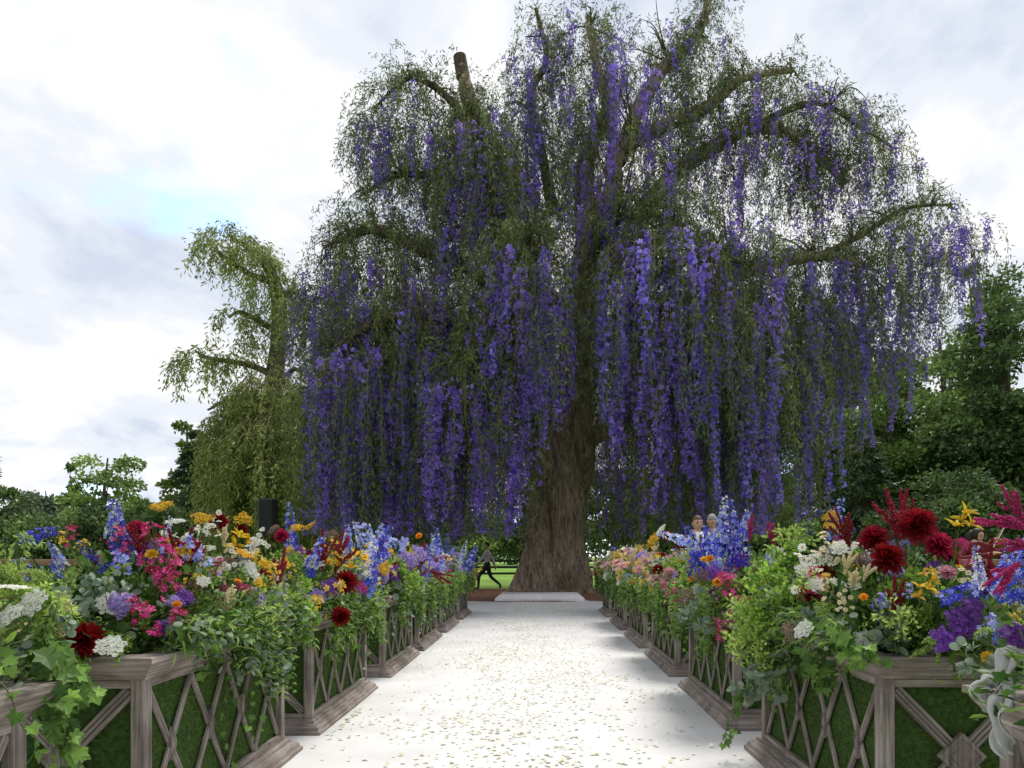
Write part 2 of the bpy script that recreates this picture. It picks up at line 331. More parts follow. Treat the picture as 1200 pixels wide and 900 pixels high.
def moss_panel(along, half, name, seed):
    g = rg(seed); mb = MB(); zc0, zc1 = Z0-.01, Z3+.01; th = .02
    if along == 'y': mb.box(-th, 0, -half, half, zc0, zc1, 1)
    else: mb.box(-half, half, -th, 0, zc0, zc1, 1)
    n = int(half*2*(zc1-zc0)*11500); u = g.uniform(-half, half, n); z = g.uniform(zc0, zc1, n)
    out_ = np.array([1, 0, 0.]) if along == 'y' else np.array([0, 1., 0])
    P = np.stack([np.full(n, -.003), u, z], 1) if along == 'y' else np.stack([u, np.full(n, -.003), z], 1)
    lump = .5+.5*np.sin(u*31+3*np.sin(z*23))*np.sin(z*37+2*np.sin(u*17))
    d = out_[None]*.8+g.normal(0, .55, (n, 3))+np.array([0, 0, .25]); d = unit(d)
    T = (np.array([(-.5, 0, 0), (.5, 0, 0), (0, 1, 0.)]), np.array([(0, 1, 2)]))
    ln = g.uniform(.011, .024, n)*(.7+.6*lump)
    mb.inst(*T, P, frames(d, g.uniform(0, 6.28, n)), np.stack([ln*.22, ln, ln], 1), 0, np.clip(.15+.6*lump*g.random(n)+g.normal(0, .12, n), 0, 1))
    return mb.mesh(name, [M['moss'], M['mossbase']])
PART['moss_side'] = moss_panel('y', HY-.03, 'moss_panel', 21); PART['moss_end'] = moss_panel('x', HX-.03, 'moss_panel', 22)
mb = MB().box(-HX+.045, HX-.045, -HY+.045, HY-.045, ZC-.09, ZC-.022); PART['soil'] = mb.mesh('soil', M['soil'])
XL, XR = -1.61-HX, 1.395+HX             # planter axes left and right of the aisle
NEAR_L = [.62, 2.77, 4.79, 7.02, 9.0, 11.2, 13.45]
NEAR_R = [.56, 2.80, 4.93, 7.08, 9.25, 11.5, 13.95]
ORD = ['seventh', 'sixth', 'fifth', 'fourth', 'third', 'second', 'first']
SIDE = {'L': 'speaker-side', 'R': 'violin-side'}
PLANTERS = {}
def planter(side, i):
    x = XL if side == 'L' else XR; y = (NEAR_L if side == 'L' else NEAR_R)[i]+HY
    lab = f'grey wood lattice planter with moss panels, {ORD[i]} from the platform, {SIDE[side]} row'
    e = empty('lattice_planter', (x, y, .012), lab, 'planter', 'moss and lattice planters along the aisle')
    for s in (1, -1):
        link('plinth_board', PART['plinth_side'], e, rot=(0, 0, 0 if s > 0 else math.pi)); link('plinth_board', PART['plinth_end'], e, rot=(0, 0, 0 if s > 0 else math.pi))
        link('cap_moulding', PART['cap_side'], e, rot=(0, 0, 0 if s > 0 else math.pi)); link('cap_moulding', PART['cap_end'], e, rot=(0, 0, 0 if s > 0 else math.pi))
        for s2 in (1, -1): link('post', PART['post'], e, (s*(HX-PW/2), s2*(HY-PW/2), 0))
        for z in (Z0-.001, Z2+.0005):
            link('rail', PART['rail_side'], e, (s*(HX-.0185), 0, z)); link('rail', PART['rail_end'], e, (0, s*(HY-.0185), z))
        pm = link('moss_panel', PART['moss_side'], e, (s*(HX-.036), 0, 0), (0, 0, 0 if s > 0 else math.pi))
        pe = link('moss_panel', PART['moss_end'], e, (0, s*(HY-.036), 0), (0, 0, 0 if s > 0 else math.pi))
        # long side: four crossings; local lath y -> slanted upright, z -> outward
        base = Matrix(((0, 0, s, 0), (s, 0, 0, 0), (0, 1, 0, 0), (0, 0, 0, 1))).to_3x3()
        for k in range(4):
            yc = -(HY-PW)+CW*(k+.5); zc = (Z1+Z2)/2
            for q, sg in enumerate((1, -1)):
                rot = (base@Matrix.Rotation(sg*AS, 3, 'Z')).to_quaternion()
                link('lath', PART['lath_side'], e, (s*(HX-.022+q*.0035), yc, zc), rot)
            link('lozenge', PART['lozenge_side'], e, (s*(HX-.016), yc, zc), base.to_quaternion())
        base = Matrix(((-s, 0, 0), (0, 0, s), (0, 1, 0)))
        for q, sg in enumerate((1, -1)):
            link('lath', PART['lath_end'], e, (0, s*(HY-.022+q*.0035), (Z1+Z2)/2), (base@Matrix.Rotation(sg*AE, 3, 'Z')).to_quaternion())
        link('lozenge', PART['lozenge_end'], e, (0, s*(HY-.016), (Z1+Z2)/2), base.to_quaternion())
    link('soil', PART['soil'], e)
    PLANTERS[(side, i)] = (x, y); return e
for sd in 'LR':
    for i in range(7): planter(sd, i)
# ------------------------------------------------------------------ the great willow
def bark_mat(name, c1, c2, moss=.25):
    m, t, o = newmat(name); n, l = t.nodes, t.links
    p = n.new('ShaderNodeBsdfPrincipled'); p.inputs['Roughness'].default_value = .9; p.inputs['Specular IOR Level'].default_value = .15; l.new(p.outputs[0], o.inputs[0])
    tc = n.new('ShaderNodeTexCoord'); mp = n.new('ShaderNodeMapping'); l.new(tc.outputs['Object'], mp.inputs[0]); mp.inputs['Scale'].default_value = (7, 7, 1.1)
    a = n.new('ShaderNodeTexNoise'); a.inputs['Scale'].default_value = 1.3; a.inputs['Detail'].default_value = 9; a.inputs['Roughness'].default_value = .68; a.inputs['Distortion'].default_value = 1.2; l.new(mp.outputs[0], a.inputs[0])
    r = n.new('ShaderNodeValToRGB'); e = r.color_ramp.elements; e[0].position = .33; e[0].color = col4(c1); e[1].position = .60; e[1].color = col4(c2); l.new(a.outputs[0], r.inputs[0])
    b = n.new('ShaderNodeTexNoise'); b.inputs['Scale'].default_value = .55; b.inputs['Detail'].default_value = 6; l.new(tc.outputs['Object'], b.inputs[0])
    r2 = n.new('ShaderNodeValToRGB'); e = r2.color_ramp.elements; e[0].position = .54; e[0].color = (0, 0, 0, 1); e[1].position = .66; e[1].color = (moss,)*3+(1,); l.new(b.outputs[0], r2.inputs[0])
    mx = n.new('ShaderNodeMix'); mx.data_type = 'RGBA'; l.new(r2.outputs[0], mx.inputs['Factor']); l.new(r.outputs[0], mx.inputs['A']); mx.inputs['B'].default_value = (.035, .055, .015, 1)
    l.new(mx.outputs['Result'], p.inputs['Base Color'])
    bu = n.new('ShaderNodeBump'); bu.inputs['Strength'].default_value = 1.0; bu.inputs['Distance'].default_value = .09; l.new(a.outputs[0], bu.inputs['Height']); l.new(bu.outputs[0], p.inputs['Normal'])
    return m
M['bark'] = bark_mat('willow bark', (.075, .052, .038), (.50, .385, .29), .6)
M['bark2'] = bark_mat('branch bark', (.04, .03, .022), (.15, .115, .085), .3)
M['cutwood'] = solid('sawn wood', (.16, .12, .08), (.28, .22, .15), 12, .9)
M['willow'] = leafmat('willow leaves', (.026, .046, .013), (.23, .29, .095), .33, .5, 0)
M['willow2'] = leafmat('far willow leaves', (.10, .14, .032), (.42, .48, .15), .42, .5, 0)
M['twig'] = solid('willow twig', (.17, .14, .06), (.24, .21, .10), 6, .8)
M['violet'] = leafmat('violet blossom', (.075, .024, .52), (.50, .35, 1.0), .46, .6, .4)
TD = 22.2
def TW(px, py, dd=0.0):                 # a point of the willow: pixel seen in the trunk's plane, moved dd metres in depth at the same height and side
    p = W(px, py, TD); p = p.copy(); k = (TD+dd)/TD
    return np.array([p[0]*k, TD+dd, CAMH+(p[2]-CAMH)*k])
willow = empty('weeping_willow', (TX, TY, .0), 'huge old weeping willow hung with violet flower garlands behind the platform', 'tree')
def wlocal(V): return np.asarray(V)-np.array([TX, TY, 0])
def trunk_mesh(path, rad, n=168, K=120, flare=1.0, seed=5, twist=2.6):
    g = rg(seed); P = smooth_path(path, K); Rr = np.interp(np.linspace(0, 1, K), np.linspace(0, 1, len(rad)), rad)
    th = np.arange(n)*2*np.pi/n; V = np.zeros((K, n, 3)); z0 = P[0, 2]
    ph = g.uniform(0, 6.28, 12)
    for i in range(K):
        h = P[i, 2]-z0; t_ = th+twist*h*.22
        fl = .12*np.cos(3*t_+ph[0])+.10*np.cos(5*t_+ph[1]+.5*h)+.065*np.cos(8*t_+ph[2]-.4*h)+.11*np.abs(np.sin(9*t_+ph[3]+.3*np.sin(2*h)))+.085*np.abs(np.sin(17*t_+ph[4]+np.sin(1.7*h)))+.045*np.abs(np.sin(29*t_+ph[7]+2*np.sin(1.3*h)))
        root = flare*math.exp(-h/.62)*(.55+.45*np.cos(5*th+ph[5])+.3*np.cos(3*th+ph[6]))+.25*flare*math.exp(-h/2.2)
        g0 = -1.45-.26*h; hol = .34*np.exp(-((((th-g0+np.pi) % (2*np.pi))-np.pi)/.30)**2)*math.exp(-((h-2.6)/1.7)**4)
        r = Rr[i]*(1+fl-hol)+np.maximum(root, -.1)*.62
        V[i] = P[i]+np.stack([r*np.cos(th), r*np.sin(th), .05*np.sin(6*th+h*2)*np.minimum(1, h)], 1)
    V += g.normal(0, .008, V.shape)
    i, j = np.meshgrid(np.arange(K-1), np.arange(n), indexing='ij'); j2 = (j+1) % n
    return V.reshape(-1, 3), np.stack([i*n+j, i*n+j2, (i+1)*n+j2, (i+1)*n+j], -1).reshape(-1, 4)
V, F = trunk_mesh([TW(647, 702), TW(648, 660), TW(654, 600), TW(663, 540), TW(668, 480), TW(676, 430), TW(684, 360), TW(689, 290), TW(690, 235)], [.88, .74, .70, .68, .64, .56, .46, .38, .33])
V[:, 2] = np.where(V[:, 2] < -.15, -.15, V[:, 2])
link('trunk', MB().add(wlocal(V), F, smooth=True).mesh('trunk', M['bark']), willow)
def limb(pts, r0, r1, name='limb', mat='bark2', n=12, wob=.05, parent=willow, loc=wlocal, seed=0):
    P = np.array([TW(*p) for p in pts]) if len(pts[0]) <= 3 and parent is willow else np.array(pts, float)
    K = 8*len(pts); P = smooth_path(P, K); g = rg(seed+int(abs(P[0, 0])*100)); rr = np.linspace(r0, r1, K)
    P[2:-1] += g.normal(0, 1, (K-3, 3))*wob*rr[2:-1, None]*1.2
    V, F = tube(P, rr*(1+g.normal(0, .05, K)), n); V = V.reshape(K, n, 3); V += g.normal(0, 1, V.shape)*(rr*.04)[:, None, None]
    return link(name, MB().add(loc(V.reshape(-1, 3)), F, smooth=True).mesh(name, M[mat]), parent), P
LIMBS = [
 ([(640, 560, -.2), (622, 470, -.5), (606, 380, -.9), (588, 290, -1.1), (567, 185, -1.2), (551, 120, -1.2), (540, 76, -1.2)], .56, .17),
 ([(676, 450, -.4), (700, 408, -1.2), (738, 368, -2.0), (800, 346, -2.4), (880, 316, -2.4), (960, 300, -2.0), (1015, 312, -1.6)], .42, .10),
 ([(668, 525, .1), (700, 505, -.1), (745, 488, -.5), (800, 476, -1.0), (850, 484, -1.4)], .46, .13),
 ([(688, 270, 0), (684, 215, .1), (694, 165, .2), (712, 130, .2), (700, 80, .2), (690, 20, .4)], .38, .10),
 ([(692, 285, -.2), (716, 230, -.5), (722, 180, -.7), (744, 164, -.8), (800, 138, -.9), (836, 121, -.9), (872, 92, -.8), (930, 82, -.7)], .36, .08),
 ([(724, 190, -.5), (752, 120, -.2), (780, 77, 0), (802, 58, .2), (824, 26, .2), (832, -20, .3)], .26, .11),
 ([(690, 330, .3), (740, 265, .6), (790, 205, .3), (822, 182, 0), (852, 164, -.2), (884, 150, -.3), (930, 159, -.3), (962, 184, -.3), (990, 216, -.3)], .34, .09),
 ([(884, 150, -.3), (925, 128, -.1), (965, 122, .1), (1010, 150, .2), (1050, 175, .3)], .14, .03),
 ([(604, 370, -.9), (560, 320, -1.8), (500, 295, -2.4), (440, 270, -2.5), (390, 285, -2.2)], .30, .06),
 ([(582, 260, -1.1), (530, 215, -1.0), (470, 205, -.6), (425, 228, -.2)], .2, .05),
 ([(560, 160, -1.2), (520, 110, -1.1), (480, 92, -1.0), (445, 120, -.8)], .14, .04),
 ([(640, 420, -.9), (634, 340, -2.6), (630, 285, -4.0), (618, 275, -4.8), (596, 300, -5.2)], .22, .05),
 ([(620, 460, -.6), (560, 410, -2.2), (500, 372, -3.4), (440, 380, -4.0), (395, 405, -4.2)], .26, .05),
 ([(634, 380, -1.4), (600, 370, -3.2), (577, 395, -4.6), (553, 420, -5.2), (540, 438, -5.5)], .15, .04),
 ([(960, 302, -2.0), (1010, 275, -1.5), (1060, 245, -1.0), (1110, 240, -.7)], .12, .03),
 ([(650, 250, .2), (632, 170, .4), (622, 110, .4), (640, 70, .3), (628, 10, .3)], .2, .06),
 ([(690, 340, .8), (730, 300, 2.6), (790, 280, 4.2), (850, 290, 5.4)], .3, .07),
 ([(660, 360, .9), (600, 310, 2.8), (540, 280, 4.2), (470, 290, 5.4)], .3, .07),
 ([(676, 400, 1.0), (690, 340, 3.0), (700, 310, 5.0), (690, 320, 7.0)], .3, .07),
 ([(695, 300, -.6), (720, 260, -2.2), (760, 250, -3.6), (800, 265, -4.4)], .22, .05),
 ([(700, 410, -1.2), (760, 330, -3.2), (830, 300, -4.4), (880, 310, -4.8)], .2, .05),
]
LP = []
for k, (p, a, b) in enumerate(LIMBS): LP.append(limb(p, a, b, seed=k, mat='bark' if k < 7 else 'bark2')[1])
# the sawn stump end of the tall left limb
p = TW(539, 70, -1.2); mb = MB(); V, F = tube([wlocal(p+np.array([0.10, 0, -.55])), wlocal(p+np.array([-.01, 0, .10]))], [.21, .20], 14); mb.add(V, F, 1); a = np.arange(14)
mb.F.append((np.array([list(range(14, 28))]), 0, np.full(1, .5), False)); link('sawn_end', mb.mesh('sawn_end', [M['cutwood'], M['bark2']]), [o for o in willow.children if o.name.startswith('limb')][0])
# tufts: px, py, radius px, hang px, depth m, fronds, garlands
TUFTS = [
 (690, 22, 62, 150, 0, 60, 10), (632, 40, 26, 110, .3, 26, 8), (760, 30, 62, 170, -.4, 60, 8), (822, 45, 40, 130, .6, 34, 8), (728, 90, 62, 200, -1.6, 70, 16), (650, 100, 44, 170, .2, 50, 10),
 (470, 92, 46, 140, -.9, 60, 8), (505, 100, 46, 170, -1.4, 66, 9), (555, 125, 46, 190, -1.6, 60, 10), (440, 128, 22, 110, -.6, 26, 5), (600, 120, 48, 190, -.2, 60, 14), (575, 190, 60, 170, -1.8, 60, 10),
 (562, 140, 30, 150, -2.3, 60, 7), (580, 200, 34, 140, -2.4, 50, 8), (425, 232, 32, 130, -.2, 44, 5), (465, 215, 50, 160, -1, 56, 8), (375, 292, 28, 140, -1.6, 40, 7), (355, 320, 14, 110, -1.2, 14, 4), (440, 275, 50, 190, -2.6, 70, 13), (520, 255, 62, 210, -1.8, 80, 14), (400, 320, 46, 190, -2.6, 60, 12),
 (612, 282, 46, 190, -4.8, 60, 18), (622, 290, 34, 240, -4.6, 50, 16), (560, 320, 55, 200, -3.4, 64, 16), (485, 325, 58, 220, -3.2, 80, 18), (400, 405, 42, 170, -4.2, 60, 20), (440, 395, 52, 210, -4.0, 80, 24), (500, 385, 55, 220, -3.8, 80, 22),
 (540, 440, 18, 170, -5.5, 26, 14), (596, 395, 22, 190, -5.2, 26, 12), (385, 450, 20, 170, -3.6, 30, 9), (560, 400, 60, 220, -2.6, 70, 16), (470, 450, 60, 180, -3.0, 60, 18), (430, 470, 50, 160, -2.0, 50, 14),
 (700, 220, 66, 120, -2.6, 60, 10), (780, 190, 72, 190, -2.6, 80, 13), (770, 265, 80, 230, -4.4, 100, 22), (850, 250, 66, 230, -3.0, 80, 18), (835, 310, 70, 250, -4.4, 90, 22), (890, 320, 62, 230, -3.0, 80, 18), (765, 340, 50, 200, -3.2, 60, 13), (800, 390, 66, 220, -2.6, 70, 14), (880, 390, 58, 210, -2.2, 70, 14), (715, 300, 50, 110, -3.8, 40, 9),
 (870, 85, 46, 150, -.8, 50, 7), (925, 82, 46, 140, -.6, 56, 8), (975, 118, 44, 140, 0, 54, 8), (1005, 150, 32, 120, .2, 36, 7), (1045, 178, 16, 70, .3, 14, 2), (905, 165, 44, 130, -.3, 36, 5), (955, 190, 38, 120, -.3, 30, 5), (830, 130, 46, 140, -1.0, 44, 6),
 (940, 270, 44, 190, -1.8, 44, 8), (985, 262, 48, 190, -1.7, 54, 12), (1040, 240, 40, 170, -1.2, 46, 12), (1090, 232, 30, 150, -.8, 36, 9), (1122, 250, 16, 130, -.6, 18, 8), (1010, 315, 46, 150, -1.6, 44, 11), (950, 330, 50, 190, -1.9, 54, 13), (910, 400, 34, 170, -1.4, 40, 10),
 # the far side
 (850, 290, 80, 250, 5.2, 90, 8), (780, 270, 80, 280, 4.4, 90, 6), (700, 310, 80, 280, 6.6, 90, 6), (620, 300, 80, 290, 6.0, 90, 6), (530, 285, 80, 290, 4.4, 90, 8), (460, 300, 70, 270, 5.2, 80, 8), (420, 380, 60, 220, 3.2, 70, 8), (880, 400, 60, 200, 3.6, 70, 8),
 (760, 420, 80, 190, 4.6, 80, 12), (840, 440, 70, 170, 2.4, 80, 14), (560, 420, 80, 190, 4.8, 70, 10), (480, 440, 70, 180, 2.6, 70, 14), (735, 440, 50, 170, 2.4, 40, 12), (640, 200, 70, 220, 2.0, 60, 6), (760, 160, 70, 200, 2.4, 60, 5),
]
def frond_paths(P0, out, Ln, g, K=11, zmin=1.75, lift=.35):
    n = len(P0); ds = Ln/(K-1); pts = np.zeros((n, K, 3)); pts[:, 0] = P0; d = unit(out+np.array([0, 0, 1])*g.uniform(.1, .1+2*lift, n)[:, None])
    for k in range(1, K):
        d = unit(d*1.0+np.array([0, 0, -1.])*(ds[:, None]*g.uniform(1.1, 2.9, n)[:, None])+g.normal(0, .15, (n, 3)))
        pts[:, k] = pts[:, k-1]+d*ds[:, None]
    low = pts[:, :, 2] < zmin
    pts[:, :, 2] = np.where(low, zmin-(zmin-pts[:, :, 2])*.12, pts[:, :, 2]); return pts
def frond_mesh(mb, pts, g, per_m=22, ll=(.10, .18), lw=.028, mi=0, twig=1, tw=.005, tlo=0, thi=1, spread=.07):
    n, K, _ = pts.shape; Ln = np.linalg.norm(np.diff(pts, axis=1), axis=2).sum(1); cnt = np.maximum((Ln*per_m).astype(int), 4)
    fi = np.repeat(np.arange(n), cnt); m = len(fi); u = g.uniform(.08, 1, m)*(K-1-1e-6); i = u.astype(int); f = (u-i)[:, None]
    a, b = pts[fi, i], pts[fi, i+1]; P = a+(b-a)*f; T = unit(b-a)
    P = P+g.normal(0, spread, (m, 3))*(.3+.7*np.minimum(1, (u/(K-1))[:, None]*1.5)); d = unit(T*.6+rdir(g, m)*.8+np.array([0, 0, -.3])); s = g.uniform(*ll, m)
    tb = np.clip(g.normal(.45, .22, n), 0, 1)[fi]
    mb.inst(*LEAF4, P, frames(d, g.uniform(0, 6.28, m)), np.stack([s*0+lw*g.uniform(.7, 1.3, m), s, s], 1), mi, tlo+(thi-tlo)*np.clip(tb+g.normal(0, .2, m), 0, 1))
    # the twig itself: a thin three-sided strand
    rr = np.linspace(1, .35, K)[None, :, None]*tw; a3 = np.array([0, 2.094, 4.189]); ring = np.stack([np.cos(a3), np.sin(a3), 0*a3], 1)
    pts = pts[:, ::2] if K % 2 else pts; K = pts.shape[1]; rr = np.linspace(1, .35, K)[None, :, None]*tw; V = pts[:, :, None, :]+rr[..., None]*ring[None, None]; base = np.arange(n)[:, None, None]*K*3
    ii, jj = np.meshgrid(np.arange(K-1), np.arange(3), indexing='ij'); F = np.stack([ii*3+jj, ii*3+(jj+1) % 3, (ii+1)*3+(jj+1) % 3, (ii+1)*3+jj], -1).reshape(-1, 4)
    mb.add(V.reshape(-1, 3), (F[None]+base).reshape(-1, 4), twig, .5)
def clear_of_trunk(E):                   # strands in front of the bare lower trunk are left away
    px = VX+E[:, 0]*FPX/E[:, 1]; py = VY-(E[:, 2]-CAMH)*FPX/E[:, 1]
    return ~((px > 640) & (px < 706) & (py > 470+2*np.abs(px-673)) & (E[:, 1] < TD))
TUFTS = [(t[0]+(16 if t[0] < 412 else 0), *t[1:3], t[3]*(.85 if t[1] < 240 else 1), *t[4:]) for t in TUFTS]
g = rg(11); crown = MB()
TUFTS = [(*t[:6], max(2, int(t[6]*(1.6 if t[1] < 235 else (2.0 if t[0] < 600 and t[1] > 310 and t[4] < 0 else 1.5))+.5))) for t in TUFTS]; gar = []; twigs = MB(); GS = 1.0
for (px, py, rp, hp, dd, nf, ng) in TUFTS:
    c = TW(px, py, dd); k = (TD+dd)/FPX; Rm = rp*k*.86; hang = hp*k
    nf = int(nf*1.35)
    r = Rm*np.sqrt(g.random(nf)); a = g.uniform(0, 6.28, nf); dep = .9
    P0 = c+np.stack([r*np.cos(a), r*np.sin(a)*dep, -.55*Rm*(r/Rm)**2+g.normal(0, .15, nf)-.2-hang*.5*g.random(nf)**2], 1)
    o = unit(np.stack([np.cos(a), np.sin(a), 0*a], 1)+g.normal(0, .35, (nf, 3))*np.array([1, 1, .3]))
    fp = frond_paths(P0, o*(.5+.7*(r/Rm))[:, None], (hang-.75*(c[2]-.5*Rm*(r/Rm)**2-P0[:, 2]))*g.uniform(.4, 1.1, nf)+.3, g); fp = fp[clear_of_trunk(fp[:, -1]) & clear_of_trunk(fp[:, 7])]
    if len(fp): frond_mesh(crown, fp, g)
    # spreading twigs of the tuft, from the nearest limb point
    allp = np.concatenate([q[len(q)//4:] for q in LP]); j = np.argmin(((allp-c)**2).sum(1)*1.0+np.where(allp[:, 2] > c[2]+.6, 4, 0)); src = allp[j]
    for q in range(5):
        e = c+np.array([g.normal(0, .6*Rm), g.normal(0, .6*Rm), -.3*Rm*g.random()]); mid = (src+e)/2+np.array([0, 0, .18*np.linalg.norm(e-src)])+g.normal(0, .1, 3)
        V, F = tube(smooth_path([src, mid, e], 9), np.linspace(.032, .006, 9), 5); twigs.add(wlocal(V), F, 0, .5, True)
    # garlands hang from the outer, mostly camera-facing rim
    r = Rm*np.sqrt(g.uniform(.1, 1, ng)); a = np.where(g.random(ng) < .72, g.uniform(3.4, 6.0, ng), g.uniform(0, 6.28, ng))
    zt = c[2]-.55*Rm*(r/Rm)**2-.15-hang*g.uniform(0, .72, ng)
    for x, y, z, h in zip(c[0]+(r*.9+.55)*np.cos(a), c[1]+(r*.9+.55)*np.sin(a)*dep, zt, hang*g.uniform(.25, .7, ng)):
        if clear_of_trunk(np.array([[x, y, z-max(.7, min(h, z-1.8))]]))[0]: gar.append((x, y, z, max(.7, min(h, z-1.8)), dd))
for q in [LP[0][:int(len(LP[0])*.86)]]*3+LP[1:]:                        # leafy shoots straight from the boughs
    K = len(q); idx = g.integers(K//3, K, int(K*2.6)); nf = len(idx); a = g.uniform(0, 6.28, nf)
    fp = frond_paths(q[idx], np.stack([np.cos(a), np.sin(a), .2+0*a], 1)*.8, g.uniform(.6, 2.2, nf), g, lift=.9); fp = fp[clear_of_trunk(fp[:, -1])]
    if len(fp): frond_mesh(crown, fp, g)
crown.V = [wlocal(v) for v in crown.V]
cr = link('crown', crown.mesh('crown', [M['willow'], M['twig']]), willow); cr['kind'] = 'stuff'
link('twigs', twigs.mesh('twigs', [M['bark2']]), willow)['kind'] = 'stuff'
# violet garlands: florets threaded on hanging strings
FL = []
for q in range(5):
    a = q*2*np.pi/5; FL.append([(0, 0, 0), (.5*np.cos(a-.45), .5*np.sin(a-.45), .20), (.62*np.cos(a), .62*np.sin(a), .26), (.5*np.cos(a+.45), .5*np.sin(a+.45), .20)])
FLO5 = (np.array(FL).reshape(-1, 3), np.arange(20).reshape(5, 4))
FLO3 = (np.array(FL)[[0, 2, 3]].reshape(-1, 3)*1.15, np.arange(12).reshape(3, 4))
def garland_parts(L_, seed, dens=78):
    g = rg(seed); n = int(dens*L_); u = g.random(n)**.9; z = -u*L_
    # loose clusters along the string, narrowing to the tip
    wid = (.045+.13*np.abs(np.sin(u*L_*2.3+seed))**1.5)*(1-.5*u)+.02; a = g.uniform(0, 6.28, n); r = wid*np.sqrt(g.random(n))
    sw = .10*np.sin(z*1.4+seed)
    keep = g.random(n) < .30+.8*np.abs(np.sin(u*L_*1.9+seed*1.7)+.3*np.sin(u*L_*7+seed)); u, z, a, r, sw = u[keep], z[keep], a[keep], r[keep], sw[keep]; n = len(u)
    P = np.stack([r*np.cos(a)+sw, r*np.sin(a)+.04*np.cos(z*1.1+seed), z], 1)
    d = unit(np.stack([np.cos(a), np.sin(a), g.normal(-.1, .5, n)], 1))
    t = np.clip(.33+.5*g.random(n)+g.normal(0, .2, n), 0, 1)
    return P, zframes(d, g.uniform(0, 6.28, n)), g.uniform(.06, .115, n)*(1-.35*u), t
GV = []
for k, L_ in enumerate([.7, .9, 1.1, 1.4, 1.8, 2.2, 2.7, 3.3]*2):
    st = MB().inst(*FLO5, *garland_parts(L_, 100+k)[:3], 0, garland_parts(L_, 100+k)[3])
    zz = np.linspace(0, -L_, 9); V, F = tube(np.stack([.10*np.sin(zz*1.4+100+k), .04*np.cos(zz*1.1+100+k), zz], 1), .006, 4)
    sg = MB().add(V, F); GV.append((L_, st.mesh('blossoms', M['violet']), sg.mesh('string', M['twig'])))
gar.sort(key=lambda q: (q[4] > 1.5, -q[3]))
rest = MB(); g = rg(12); gi = 0
for (x, y, z, L_, dd) in gar:
    kk = [k for k in range(len(GV))]; kk.sort(key=lambda k: abs(GV[k][0]-L_)+g.random()*.3); k = kk[0]; rz = g.uniform(0, 6.28)
    if gi < 300 and dd <= 1.5:
        ln = 'extra-long' if L_ > 3.0 else ('long' if L_ > 2.2 else ('medium' if L_ > 1.5 else 'short'))
        ht = 'high up' if z > 11.5 else ('low' if z < 6 else ('mid-low' if z < 8.5 else 'halfway up'))
        where = next(nm for lim, nm in ((-7.2, 'at the edge beside the smaller willow'), (-5, 'among the outer speaker-side fronds'), (-2.6, 'below the sawn limb'), (-.8, 'just speaker-side of the trunk'), (1.6, 'over the trunk'), (4, 'just violin-side of the trunk'), (6.4, 'over the two men'), (9, 'over the spruce'), (99, 'at the edge toward the maple')) if x-TX < lim)
        e = empty('flower_garland', (x, y, z), f'{ln} violet garland hanging {ht} in the willow, {where}', 'flower garland', f'{ln} garlands {ht}, {where}', rz)
        e.rotation_euler = (g.normal(0, .035), g.normal(0, .035), rz); e.scale = (1.1*g.uniform(.75, 1.3), 1.1*g.uniform(.75, 1.3), min(max(L_/GV[k][0], .75), 1.3)); link('blossoms', GV[k][1], e); link('string', GV[k][2], e); gi += 1
    else:
        P, Rm, s, t = garland_parts(L_, int(g.integers(1e6)), 40); rest.inst(*FLO3, P+np.array([x, y, z]), Rm, s*1.25, 0, t)
if rest.V: tag(link('distant_garlands', rest.mesh('distant_garlands', M['violet'])), 'mass of further violet flower garlands among the willow fronds', 'flower garlands', kind='stuff')
print('garlands', len(gar), 'crown tris', sum(len(f)*(f.shape[1]-2) for f, *_ in crown.F))
# ------------------------------------------------------------------ background trees
def fol(name, c1, c2): M[name] = leafmat(name, c1, c2, .3, .55, .1)
fol('leaf_dark', (.024, .050, .014), (.20, .30, .09)); fol('leaf_mid', (.05, .10, .022), (.34, .48, .12)); fol('leaf_light', (.11, .16, .03), (.30, .38, .09))
fol('leaf_grey', (.08, .12, .065), (.22, .27, .16)); fol('needle', (.030, .058, .028), (.14, .21, .09))
CROWNS = {}
def clumps(g, Wd, H, nc, shape):
    """clump centres and radii for a crown of width Wd and height H, base at z=0"""
    out = []
    while len(out) < nc:
        p = g.uniform(-1, 1, 3); rr = math.hypot(p[0], p[1]); z = (p[2]+1)/2
        prof = {'round': math.sqrt(max(0, 1-(2*z-.95)**2)) if abs(2*z-.95) < 1 else 0, 'egg': (1-z)**.45*min(1, .55+2.2*z), 'spire': max(0, (1-z)**.8)*min(1, .7+3*z)}[shape]
        if rr > prof or rr < prof*.35*(1-z): continue
        out.append((p[0]*Wd/2*.86, p[1]*Wd/2*.86, z*H*.95, g.uniform(.10, .19)*Wd*(1.1-.45*z)))
    return np.array(out)
def crown_mesh(key, Wd, H, nc, nl, leaf, mat, shape, seed, flat=.7):
    nl = int(nl*.76); leaf *= 1.13; g = rg(seed); cl = clumps(g, Wd, H, nc, shape); mb = MB(); wgt = cl[:, 3]**2; idx = g.choice(nc, nl, p=wgt/wgt.sum())
    d = rdir(g, nl); d[:, 2] = np.where(g.random(nl) < .75, np.abs(d[:, 2]), d[:, 2])
    rad = cl[idx, 3]*(1-.55*g.random(nl)**2.2)*(1+.25*g.normal(size=nl)*.6)
    P = cl[idx, :3]+d*rad[:, None]*np.array([1, 1, flat])
    ld = unit(d*.6+rdir(g, nl)*.8+np.array([0, 0, -.25])); s = leaf*g.uniform(.6, 1.35, nl)
    tc_ = np.clip(g.normal(.42, .2, nc), .05, .95)[idx]
    mb.inst(*LEAF4, P, frames(ld, g.uniform(0, 6.28, nl)), np.stack([s*.62, s, s], 1), 0, np.clip(tc_+g.normal(0, .17, nl), 0, 1))
    return mb.mesh('crown', M[mat]), cl
